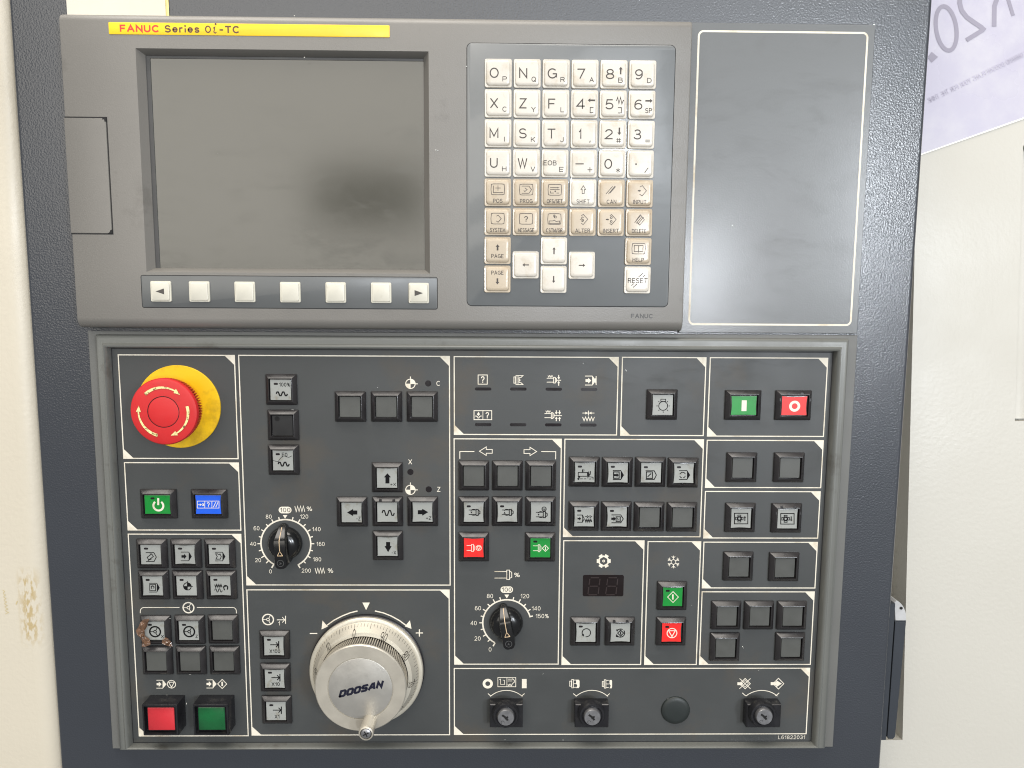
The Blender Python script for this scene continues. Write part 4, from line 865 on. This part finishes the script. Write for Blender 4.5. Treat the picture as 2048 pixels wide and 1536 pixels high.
sign('tool_sign','J',[('l',6,zig(1146,1202,308,20,6))]+spindle(1132,1212,1232,1246,330,376,8)+[('l',8,[(1246,354),(1300,354)]),('l',10,[(1272,292),(1272,330)]),('f',[(1256,318),(1288,318),(1272,346)]),('f',[(1256,388),(1288,388),(1272,362)]),('l',10,[(1272,380),(1272,418)])])
sign('end_sign','J',prog_tip(1580,1664,1704,305,410,9)+[arr(1586,1652,358,34,16,34),('l',9,[(1710,305),(1710,410)]),('f',[(1706,320),(1690,358),(1706,396)])])
sign('oil_sign','J',[('L',9,[(281,710),(488,710),(488,815),(281,815)]),('l',7,[(385,710),(385,815)]),('f',[(333,722),(350,752),(333,772),(316,752)]),('a',300,800,28,-10,90,9),('a',366,800,28,-90,10,9),('t','?',436,764,74,42,.005)])
sign('tool_sign','J',[('l',6,zig(1120,1176,720,20,6))]+spindle(1106,1186,1204,1218,744,792,8)+[('l',8,[(1218,768),(1310,768)])]+[q for X in (1244,1282) for q in (('l',10,[(X,706),(X,738)]),('f',[(X-16,728),(X+16,728),(X,756)]),('f',[(X-16,806),(X+16,806),(X,780)]),('l',10,[(X,800),(X,832)]))])
sign('travel_sign','J',[('l',8,[(1550,738),(1690,738)]),('l',9,[(1620,710),(1620,766)]),('f',[(1584,722),(1584,754),(1612,738)]),('f',[(1656,722),(1656,754),(1628,738)]),('l',8,zig(1552,1690,806,44,8))])
sign('outline_arrow','J',[('L',8,[(344,1184),(424,1134),(424,1164),(494,1164),(494,1208),(424,1208),(424,1234)])])
sign('outline_arrow','J',[('L',8,[(1014,1188),(936,1138),(936,1166),(866,1166),(866,1210),(936,1210),(936,1236)])])
sign('corner_bracket','J',[('l',9,[(115,1274),(115,1188),(285,1188)])]); sign('corner_bracket','J',[('l',9,[(1068,1188),(1238,1190),(1236,1278)])])
sign('spindle_sign','L',spindle(622,793,832,862,161,252,10)+[('t','%',935,208,62,80,.005)])
sign('gear_sign','N',[('L',14,[(497+56*math.sin(math.radians(a)),296-56*math.cos(math.radians(a))) for a in range(0,360,60)]),('c',497,296,11,9)]+[('f',[(497+r*math.sin(math.radians(a+d)),296-r*math.cos(math.radians(a+d))) for r, d in ((58,-20),(82,-16),(82,16),(58,20))]) for a in range(30,390,60)])
sign('snow_sign','N',[('L',7,[(1291+30*math.sin(math.radians(a)),307-30*math.cos(math.radians(a))) for a in range(0,360,60)])]+[q for a in range(0,360,60) for q in (('l',8,[(1291+30*math.sin(math.radians(a)),307-30*math.cos(math.radians(a))),(1291+72*math.sin(math.radians(a)),307-72*math.cos(math.radians(a)))]),('l',7,[(1291+66*math.sin(math.radians(a-18)),307-66*math.cos(math.radians(a-18))),(1291+46*math.sin(math.radians(a)),307-46*math.cos(math.radians(a))),(1291+66*math.sin(math.radians(a+18)),307-66*math.cos(math.radians(a+18)))]))])
# readout window with two unlit digits
q = R4((1166,1150),(1247.4,1150),(1165.5,1192.5),(1247,1192.5), ZP+.2)
t = MB(); t.loops([rrl(*q,1.2,ZP), rrl(*q,1.2,ZP+.2)]); rd = obj('readout_window', t, 'readout', opn, ((q[0]+q[2])/2,(q[1]+q[3])/2,ZP), label='dark readout with two unlit digits')
for dx in (0, 202):
    t = draw('N', ZP+.22, [('l',11,[(350+dx,486),(446+dx,486)]),('l',11,[(340+dx,498),(330+dx,570)]),('l',11,[(456+dx,498),(446+dx,570)]),('l',11,[(338+dx,582),(434+dx,582)]),('l',11,[(328+dx,594),(318+dx,668)]),('l',11,[(444+dx,594),(434+dx,668)]),('l',11,[(322+dx,680),(420+dx,680)])])
    obj('digit_segments', t, 'segment', rd, (t.v[0][0],t.v[0][1],ZP+.2), smooth=0)
# key switch signs
def bowarc(fr, xa, xm, xb, yb, yt, w):
    c = ((xb-xa)/2)**2; s = yb-yt; r = (c+s*s)/(2*s); a = math.degrees(math.asin((xb-xa)/2/r))
    return [('a',(xa+xb)/2,yt+r,r,-a,a,w),('l',w,[(xa-25,yb-22),(xa,yb),(xa+10,yb+4)]),('l',w,[(xb+25,yb-22),(xb,yb),(xb-10,yb+4)])]
sign('turn_arc','R',bowarc('R',445,0,800,393,322,8)); sign('turn_arc','R',bowarc('R',1390,0,1743,393,322,8)); sign('turn_arc','S',bowarc('S',1070,0,1364,328,272,7))
sign('ring_sign','R',[('c',418,262,42,29)])
sign('bar_sign','R',[('f',[(796,210),(848,210),(848,312),(796,312)])])
sign('door_sign','R',[('L',7,[(530,195),(728,195),(728,296),(530,296)]),('l',6,[(630,195),(630,296)]),('l',6,[(545,216),(560,212),(560,270),(604,270),(604,225),(585,222)]),('l',6,[(640,212),(700,212)]),('l',6,[(640,232),(690,232)]),('l',8,[(690,205),(712,225),(712,245),(690,262)]),('l',6,zig(640,690,276,18,6))])
def clampsign(x, y, o): 
    return [('L',7,[(x-56,y-28),(x-38,y-28),(x-38,y+28),(x-56,y+28)]),('L',7,[(x-34,y-46),(x-16,y-46),(x-16,y+46),(x-34,y+46)]),('l',7,[(x-12,y-40),(x+14,y-40)]),('l',7,[(x-12,y+40),(x+14,y+40)]),('l',7,[(x-12,y),(x+14,y)]),('f',[(x+o,y-44),(x+40+o*.3,y-44),(x+52,y-30),(x+52,y+30),(x+40+o*.3,y+48),(x+o,y+48),(x+o+14,y+20),(x+o,y)])]
sign('clamp_sign','R',clampsign(1382,262,14)); sign('clamp_sign','R',clampsign(1742,265,24))
sign('write_off_sign','S',[dia(1072,220,48,7),dia(1072,220,30,5),('f',[(1000,208),(1030,208),(1030,200),(1052,220),(1030,242),(1030,234),(1000,234)]),('l',6,[(1020,172),(1122,268)]),('l',6,[(1122,172),(1018,268)])])
sign('write_on_sign','S',[dia(1382,220,50,7),('f',[(1310,206),(1362,206),(1362,188),(1414,220),(1362,252),(1362,234),(1310,234)])])
sign('part_number','S',[('t','L61822031',1505,719,34,250,-.01)])

# ---- dial scales and selector knobs
def scale(fr, x, y, r, a1, labels, step, pill, w):
    it = [('a',x,y,r,-150,a1,w)]; a = -150
    k = 0
    while a <= a1+.1:
        t = math.radians(a); last = abs(a-a1) < .1 or k == 0
        r1 = r+ (r*.14 if k % 2 == 0 else r*.12)
        if abs(a) > 1: it.append(('l',w*(.75 if not last else .95),[(x+(r-(w*.5 if last else 0))*math.sin(t),y-(r-(w*.5 if last else 0))*math.cos(t)*.985),(x+r1*math.sin(t),y-r1*math.cos(t)*.985)]))
        a += 15; k += 1
    for s, lx, ly in labels: it.append(('t',s,lx,ly,step*1.06,None,-.009))
    px, py, pw, ph = pill
    it.append(('p',px,py,pw,ph)); it.append(('f',[(px-step*.6,py+ph*.75),(px+step*.6,py+ph*.75),(px,py+ph*.75+step*.95)]))
    sign('dial_scale', fr, it)
    t = draw(fr, ZI+.3, [('t','100',px,py,ph*.62,pw*.8,-.008)]); obj('dial_figure', t, 'black_ink', opn, (t.v[0][0],t.v[0][1],ZI+.3), smooth=0)
scale('G',742,868,403,150,[('0',493,1315),('20',293,1133),('40',212,870),('60',268,618),('80',465,430),('120',1037,428),('140',1237,633),('160',1303,872),('180',1247,1120),('200',1073,1302)],62,(730,323,208,108),24)
sign('feed_sign','G',[('l',11,zig(886,1048,306,92,7)),('t','%',1122,303,72,92,0)]); sign('feed_sign','G',[('l',11,zig(1214,1368,1306,84,7)),('t','%',1463,1303,72,92,0)])
scale('L',793,877,336,75,[('0',560,1248),('20',385,1095),('40',330,880),('60',390,672),('80',558,502),('120',1045,503),('140',1203,675),('150%',1287,782)],56,(793,413,174,92),20)
def knob(px, py, rot, label):
    c = U(px, py, ZP+2); a = math.radians(rot); ca, sa = math.cos(a), math.sin(a)
    def T(x, y, z): return (c[0]+x*ca-y*sa, c[1]+x*sa+y*ca, z)
    b = MB(); lathe(b, c[0], c[1], [(11.8,ZP),(11.9,ZP+1.2),(11.4,ZP+3.4),(10.2,ZP+6),(8.4,ZP+7.8),(5,ZP+8.6),(.5,ZP+8.8)], 56)
    k = obj('selector_knob', b, 'knob', opn, (c[0],c[1],ZP), smooth=50, label=label)
    # grip: long bar, sloping nose towards the scale
    sec = lambda y, w0, w1, z1: [T(-w0,y,ZP+.3), T(w0,y,ZP+.3), T(w1+.5,y,z1-1.2), T(w1,y,z1), T(-w1,y,z1), T(-w1-.5,y,z1-1.2)]
    g = MB(); secs_ = [sec(14.2,1.0,.8,ZP+3.6), sec(13.0,2.6,2.0,ZP+6.0), sec(6.6,4.3,3.5,ZP+13.6), sec(5.0,4.6,3.7,ZP+14.3), sec(-6,4.6,3.7,ZP+14.3), sec(-11.5,4.6,3.7,ZP+14.3), sec(-13.2,3.4,2.7,ZP+14.0), sec(-14.0,1.8,1.3,ZP+13.4)]
    g.loops([s[::-1] for s in secs_], True, True)
    for i in range(len(g.f)): g.f[i] = tuple(reversed(g.f[i]))
    obj('grip', g, 'knob', k, (c[0],c[1],ZP+8), smooth=28)
    m = MB(); zz = ZP+14.42
    def strip(pts, w):
        for i in range(len(pts)-1):
            (y0, z0), (y1, z1) = pts[i], pts[i+1]; m.face([T(-w,y0,z0), T(-w,y1,z1), T(w,y1,z1), T(w,y0,z0)][::-1])
    strip([(-1.6,zz),(5.0,zz),(6.6,ZP+13.75),(13.0,ZP+6.15)], .24)
    m.face([T(-1.9,-4.6,zz),T(1.9,-4.6,zz),T(1.9,-4.1,zz),T(-1.9,-4.1,zz)])
    m.face([T(-1.9,-4.1,zz),T(-1.4,-4.1,zz),T(.1,-1.2,zz),T(-.3,-1.2,zz)]); m.face([T(1.4,-4.1,zz),T(1.9,-4.1,zz),T(.3,-1.2,zz),T(-.1,-1.2,zz)])
    obj('pointer_mark', m, mat('pointer_ink', srgb(205,180,145), .5, dirt=srgb(120,95,70), dscale=400, dlow=.5, dhigh=.7), k, (c[0],c[1],zz), smooth=0)
    m = MB(); s = T(0,-9.6,0); stroke(m, [(s[0]+2.2*math.cos(q*math.pi/10), s[1]+2.2*math.sin(q*math.pi/10)) for q in range(20)], .35, zz, True); stroke(m, [(s[0]-.9,s[1]-.7),(s[0]+.9,s[1]+.2)], .35, zz+.01); stroke(m, [(s[0]-.4,s[1]+.9),(s[0]+.4,s[1]-.9)], .35, zz+.015)
    obj('screw_cap', m, mat('worn_plastic', srgb(70,70,70), .4), k, (s[0],s[1],zz), smooth=0)
knob(569.5,1087.5,2,'black feed override knob with pointer up, on the 0 to 200 scale'); knob(1012.5,1246.5,10,'black spindle override knob on the 0 to 150% scale')

# ---- emergency stop button
c = U(357,813.5,ZP+1); re = 84*mmpx(357,813,ZP+1)
b = MB(); lathe(b, c[0], c[1], [(re,ZP),(re,ZP+.9),(re-.3,ZP+1.15),(.5,ZP+1.15)], 72)
es = obj('stop_button', b, 'estop_yellow', opn, (c[0],c[1],ZP), smooth=30, label='red mushroom stop button on a round yellow plate')
b = MB(); b.loops([circ(c[0],c[1],14,ZP+1,288), circ(c[0],c[1],14,ZP+6,288), gear(c[0],c[1],17.2,16.2,ZP+9,72), gear(c[0],c[1],20.6,18.6,ZP+12.5,72), gear(c[0],c[1],21.6,19.8,ZP+17,72), gear(c[0],c[1],21.8,20.2,ZP+21,72), circ(c[0],c[1],21.9,ZP+21.3,288), circ(c[0],c[1],21.9,ZP+22.4,288), circ(c[0],c[1],21.2,ZP+23.4,288), circ(c[0],c[1],19,ZP+23.9,288),
   circ(c[0],c[1],10.35,ZP+24.1,288), circ(c[0],c[1],10.2,ZP+23.2,288), circ(c[0],c[1],9.95,ZP+23.2,288), circ(c[0],c[1],9.8,ZP+24.0,288), circ(c[0],c[1],9.3,ZP+24.15,288), circ(c[0],c[1],.3,ZP+24.15,288)])
obj('mushroom_head', b, 'estop_red', es, (c[0],c[1],ZP+12), smooth=40)
b = MB(); stroke(b, [(c[0]+10.08*math.cos(q*math.pi/36), c[1]+10.08*math.sin(q*math.pi/36)) for q in range(72)], .38, ZP+24.12, True)
obj('centre_seam', b, 'dark_hole', es, (c[0],c[1],ZP+24), smooth=0)
b = MB(); zf = ZP+24.3
for a0 in (-44, 76, 196):
    pi_, po = [], []
    for i in range(13):
        a = math.radians(a0+ 74*i/12); w = 1.0*(1-.55*i/12); rr0 = 16.0
        po.append((c[0]+(rr0+w)*math.sin(a), c[1]+(rr0+w)*math.cos(a), zf)); pi_.append((c[0]+(rr0-w)*math.sin(a), c[1]+(rr0-w)*math.cos(a), zf))
    for i in range(12): b.face([po[i], pi_[i], pi_[i+1], po[i+1]])
    a = math.radians(a0+74); e_ = math.radians(a0+89)
    b.face([(c[0]+17.6*math.sin(a), c[1]+17.6*math.cos(a), zf+.01), (c[0]+14.4*math.sin(a), c[1]+14.4*math.cos(a), zf+.01), (c[0]+16*math.sin(e_), c[1]+16*math.cos(e_), zf+.01)])
obj('turn_arrows', b, 'cream_ink', es, (c[0],c[1],zf), smooth=0)

# ---- handwheel
c = U(733.4,1342,ZP+4); mk = mmpx(733,1342,ZP+4); R0 = 116*mk
b = MB(); lathe(b, c[0], c[1], [(R0-1.0,ZP),(R0-.3,ZP+1.0),(R0-.3,ZP+2.4),(R0-.8,ZP+2.8),(R0-2.0,ZP+2.8)], 120, False)
hw = obj('handwheel', b, 'rim', opn, (c[0],c[1],ZP), smooth=40, label='silver handwheel with graduated ring and small crank handle')
b = MB(); lathe(b, c[0], c[1], [(R0-1.2,ZP+2.6),(R0-.9,ZP+3.2),(R0-.9,ZP+5.4),(R0-1.5,ZP+6.2),(R0-2.8,ZP+6.7),(R0-3.6,ZP+6.6),(33.2,ZP+14.2),(30.6,ZP+14.5)], 120, False)
obj('graduated_ring', b, 'alu_dial', hw, (c[0],c[1],ZP+6), smooth=30)
def ringpt(a, r, dz=.06):
    z = ZP+6.6+(R0-3.6-r)/(R0-3.6-33.2)*7.6+dz
    return (c[0]+r*math.sin(a), c[1]+r*math.cos(a), z)
b = MB()
for i in range(100):
    a = math.radians(-11+3.6*i); L0 = 4.6 if i % 10 == 0 else (3.6 if i % 5 == 0 else 2.4); r1 = R0-4.0; r0 = r1-L0*.55; w = .1 if i % 5 else .13
    o = [ringpt(a-w/r1, r1), ringpt(a-w/r0, r0), ringpt(a+w/r0, r0), ringpt(a+w/r1, r1)]; b.face(o)
obj('graduation_marks', b, mat('engraved_black', srgb(40,34,30), .7, spec=.2), hw, (c[0],c[1],ZP+7), smooth=0)
b = MB()
for i in range(10):
    s = str((100-10*i) % 100); a = -11+36*i; t = MB(); text(t, s, 0, 0, 3.5, 0, xs=.82, off=-.02)
    ar = math.radians(a); r = R0-7.7
    for x, y, _ in t.v:
        rr2 = r+y; aa = ar+x/r; b.v.append(ringpt(aa, rr2, .08))
    nb_ = len(b.v)-len(t.v); b.f += [tuple(q+nb_ for q in f) for f in t.f]
obj('ring_figures', b, 'engraved_black' if False else MATS['engraved_black'], hw, (c[0],c[1],ZP+8), smooth=0)
b = MB(); b.loops([circ(c[0],c[1],28.2,ZP+14.0,464), gear(c[0],c[1],30.2,28.4,ZP+14.4,116), gear(c[0],c[1],30.8,29.0,ZP+25.8,116), circ(c[0],c[1],31.0,ZP+26.0,464), circ(c[0],c[1],30.9,ZP+27.2,464), circ(c[0],c[1],30.2,ZP+27.9,464), circ(c[0],c[1],22.1,ZP+27.9,464), circ(c[0],c[1],21.9,ZP+27.4,464), circ(c[0],c[1],21.5,ZP+27.4,464)], False)
kb_ = MB(); kb_.loops([circ(c[0],c[1],29.6,ZP+14.2,120), circ(c[0],c[1],30.25,ZP+25.9,120)], False); obj('knurl_slot_shade', kb_, 'rim', hw, (c[0],c[1],ZP+20), smooth=40)  # dark inner cylinder paints shade into the slots between the teeth
obj('knurled_drum', b, 'alu', hw, (c[0],c[1],ZP+15), smooth=28)
disc_m = mat('disc_aluminium', srgb(180,177,170), .38, metal=.65, var=.04, vscale=60)
b = MB(); lathe(b, c[0], c[1], [(21.6,ZP+27.4),(21.5,ZP+27.9),(21.1,ZP+28.05),(.3,ZP+28.05)], 96)
dm = obj('logo_disc', b, disc_m, hw, (c[0],c[1],ZP+28), smooth=30)
# turned rings in the disc
nt = disc_m.node_tree; N = nt.nodes; L = nt.links; tcn = N.new('ShaderNodeTexCoord'); wv = N.new('ShaderNodeTexWave'); wv.wave_type = 'RINGS'; wv.rings_direction = 'SPHERICAL'; wv.inputs['Scale'].default_value = 900; wv.inputs['Distortion'].default_value = 1.5
L.new(tcn.outputs['Object'], wv.inputs['Vector']); bp_ = N.new('ShaderNodeBump'); bp_.inputs['Strength'].default_value = .25; bp_.inputs['Distance'].default_value = .00004; L.new(wv.outputs['Fac'], bp_.inputs['Height']); L.new(bp_.outputs[0], N['Principled BSDF'].inputs['Normal'])
b = MB(); text(b, 'doozaN', 0, 0, 5.0, 0, w=30.5, off=.08, shear=.4)
a = math.radians(14); b.v = [(c[0]+.6+x*math.cos(a)-y*math.sin(a), c[1]-.2+x*math.sin(a)+y*math.cos(a), ZP+28.12+z) for x, y, z in b.v]
obj('logo_word', b, 'logo_ink', hw, (c[0],c[1],ZP+28.1), smooth=0)
hb = U(739.5,1442.5,ZP+28); he = U(731.6,1468.3,ZP+44)
hx, hy_ = (hb[0]+he[0])/2, (hb[1]+he[1])/2
b = MB(); lathe(b, hx, hy_, [(4.6,ZP+27.8),(4.6,ZP+30),(4.7,ZP+33),(4.8,ZP+37),(4.9,ZP+39.5),(5.1,ZP+42.1),(4.7,ZP+43.1),(3.9,ZP+43.4),(3.7,ZP+42.7),(.3,ZP+42.7)], 40)
obj('crank_handle', b, 'alu', hw, (hx,hy_,ZP+35), smooth=40)
b = MB(); lathe(b, hx, hy_, [(3.3,ZP+42.7),(3.3,ZP+43.1),(2.6,ZP+43.6),(.3,ZP+43.7)], 32)
obj('handle_screw', b, 'steel', hw, (hx,hy_,ZP+43), smooth=40)
b = MB(); stroke(b, [(hx-1.9,hy_-.9),(hx+1.9,hy_+.9)], .75, ZP+43.8); stroke(b, [(hx-.9,hy_+1.9),(hx+.9,hy_-1.9)], .75, ZP+43.81); stroke(b, [(hx+3.5*math.cos(q*math.pi/14), hy_+3.5*math.sin(q*math.pi/14)) for q in range(28)], .4, ZP+42.9, True)
obj('screw_cross', b, 'dark_hole', hw, (hx,hy_,ZP+43.7), smooth=0)
b = MB(); q = ringpt(math.radians(-1.5), R0-2.8, .2); b.face(circ(q[0],q[1],.55,q[2]+.1,12)); obj('index_dot', b, 'dark_hole', hw, (q[0],q[1],q[2]), smooth=0)

# ---- key switches
def keyswitch(px, py, tone, label, fx0, fx1):
    zc = ZP+15.5; k = U(px, py, zc); cx, cy = k; cy += .6
    b = MB(); (x0, y1), (x1, y0) = U(fx0,1409,ZP+8.2), U(fx1,1455.5,ZP+8.2)
    b.loops([rl(x0,y0,x1,y1,ZP), rl(x0,y0,x1,y1,ZP+7.6), rl(x0+.7,y0+.7,x1-.7,y1-.5,ZP+8.2)])
    o = obj('key_switch', b, 'lockbody', opn, (cx,cy,ZP), label=label)
    b = MB(); lathe(b, cx, cy-.6, [(9.4,ZP+8),(9.3,ZP+11.8),(8.6,ZP+13.2),(7.4,ZP+13.3),(6.7,ZP+12.6),(5.6,ZP+12.6)], 48, False)
    obj('collar', b, 'lockbody', o, (cx,cy,ZP+9), smooth=35)
    b = MB(); lathe(b, cx, cy-.6, [(5.9,ZP+9),(5.9,zc-.7),(5.5,zc),(.3,zc)], 48); obj('lock_barrel', b, tone, o, (cx,cy,zc), smooth=35)
    b = MB(); Y = cy-.6; stroke(b, [(cx-2.6,Y+2.2),(cx+.2,Y+.1),(cx+1.4,Y-1.8)], 1.5, zc+.04); stroke(b, [(cx-.6,Y-.7),(cx+1.5,Y+1.0)], 1.3, zc+.05)
    obj('keyhole', b, 'dark_hole', o, (cx,Y,zc), smooth=0)
    b = MB(); stroke(b, [(cx-2.2+1.1*math.cos(q*math.pi/8), Y-3.2+1.1*math.sin(q*math.pi/8)) for q in range(12)], .3, zc+.04)
    obj('stamped_mark', b, mat('stamp', srgb(70,70,72), .4, metal=.6), o, (cx,Y-3,zc), smooth=0)
keyswitch(1011.7,1436.2,'steel','key switch under the ring and bar signs', 979.5, 1045.4); keyswitch(1184.9,1435.6,'steel','key switch under the two clamp signs', 1150.5, 1217); keyswitch(1529.2,1434.5,'steel','key switch under the crossed-out diamond sign', 1494.5, 1560.7)
q = U(1351.3,1421,ZP+1); m = mmpx(1351,1421,ZP+1); b = MB(); lathe(b, q[0], q[1], [(28.5*m,ZP),(28.5*m,ZP+.9),(27*m,ZP+1.5),(20*m,ZP+1.9),(.3,ZP+2)], 56)
obj('round_plug', b, mat('plug_plastic', srgb(28,34,33), .5, var=.05), opn, (q[0],q[1],ZP), smooth=50)

# ================================================================ loose things on the panel
def scrap(pts, z0, amp, seed_):
    rnd = random.Random(seed_); P_ = [U(250+x/8.084, 1190+y/8.084, z0) for x, y in pts]; n = len(P_)
    cxm = sum(p[0] for p in P_)/n; cym = sum(p[1] for p in P_)/n; b = MB(); rings = []
    for k in (1, .75, .5, .25):
        rings.append([(cxm+(p[0]-cxm)*k+rnd.uniform(-.3,.3)*(k < 1), cym+(p[1]-cym)*k+rnd.uniform(-.3,.3)*(k < 1), z0+rnd.uniform(-amp,amp)) for p in P_])
    b.loops(rings); return b
if True:
    b = scrap([(400,378),(300,395),(250,440),(215,520),(170,580),(205,640),(250,700),(290,765),(275,825),(330,835),(415,800),(418,775),(350,760),(325,700),(312,620),(318,520),(330,440)][::-1], ZP+5.6, .9, 3)
    fs = thing('torn_film_scrap', 'torn glossy brown film stuck round the button with wheel sign and X', 'film scrap', U(278,1266,ZP+5)+(ZP+5,))
    obj('left_piece', b, 'film', fs, U(278,1266,ZP+5)+(ZP+5,), smooth=0)
    b = scrap([(650,690),(705,700),(745,770),(768,835),(720,838),(650,800),(600,770),(610,720)][::-1], ZP+5.2, .7, 5)
    obj('right_piece', b, 'film', fs, U(335,1285,ZP+5)+(ZP+5,), smooth=0)
b = MB(); rnd = random.Random(11)
for (x, y, z, L_, a) in ((1252,741,ZP,2.0,-50),(1486,1295,ZP,2.0,-55),(872,300,ZU,1.0,80),(876,301,ZU,.7,20),(933,133,ZU,.9,0),(609,115,ZU,.8,40),(589,32,ZU,.8,0),(585,819.6,ZP+4.2,1.6,0),(755,775,ZP,.6,20),(1086,1348,ZP,1.3,30),(1166,727,ZP,1.0,-60),(1517,1341,ZP,.9,10),(334,1390,ZP+1,1.0,0),(373,1408,ZP+6,1.4,90),(340,1237,ZP+4,1.3,0),(1336,1398,ZP+1,1.0,0),(1465,452,3,.8,0),(1748,50,3,1.4,-30),(1400,1118,ZP,.6,0),(1383,1211,ZP,.6,0),(462,1270,ZP+4,.8,0),(1010,1479,ZP+8,.9,0),(1126,1480,ZP+8,1.2,0),(380,1349,ZP+4.2,1.5,0)):
    p = U(x, y, z+.15); t = math.radians(a); dx, dy = math.cos(t)*L_/2, math.sin(t)*L_/2; nx, ny = -math.sin(t)*.2, math.cos(t)*.2
    b.loops([[(p[0]-dx-nx,p[1]-dy-ny,z+.12),(p[0]+dx-nx,p[1]+dy-ny,z+.12),(p[0]+dx+nx,p[1]+dy+ny,z+.12),(p[0]-dx+nx,p[1]-dy+ny,z+.12)],[(p[0]-dx*.8,p[1]-dy*.8,z+.4),(p[0]+dx*.8,p[1]+dy*.8,z+.35),(p[0]+dx*.7+nx,p[1]+dy*.7+ny,z+.35),(p[0]-dx*.7+nx,p[1]-dy*.7+ny,z+.4)]])
obj('metal_chips', b, 'chip', None, (0,0,ZP), smooth=0, label='tiny bright metal chips and dust specks scattered on the panels', cat='metal chips', kind='stuff')

# unseen slab added behind the camera for the dark reflection in the screen
b = MB(); b.loops([rr(-178,128,150,76,9,H+24,6), rr(-178,128,150,76,9,H+16,6), rr(-178,128,147,73,8,H+15,6)][::1], True, True)
b.f = [tuple(reversed(f)) for f in b.f]
obj('reflection_blocker', b, 'blocker', None, (-178,128,H+20), label='unseen black slab added behind the camera to darken the screen reflection', cat='blocker')
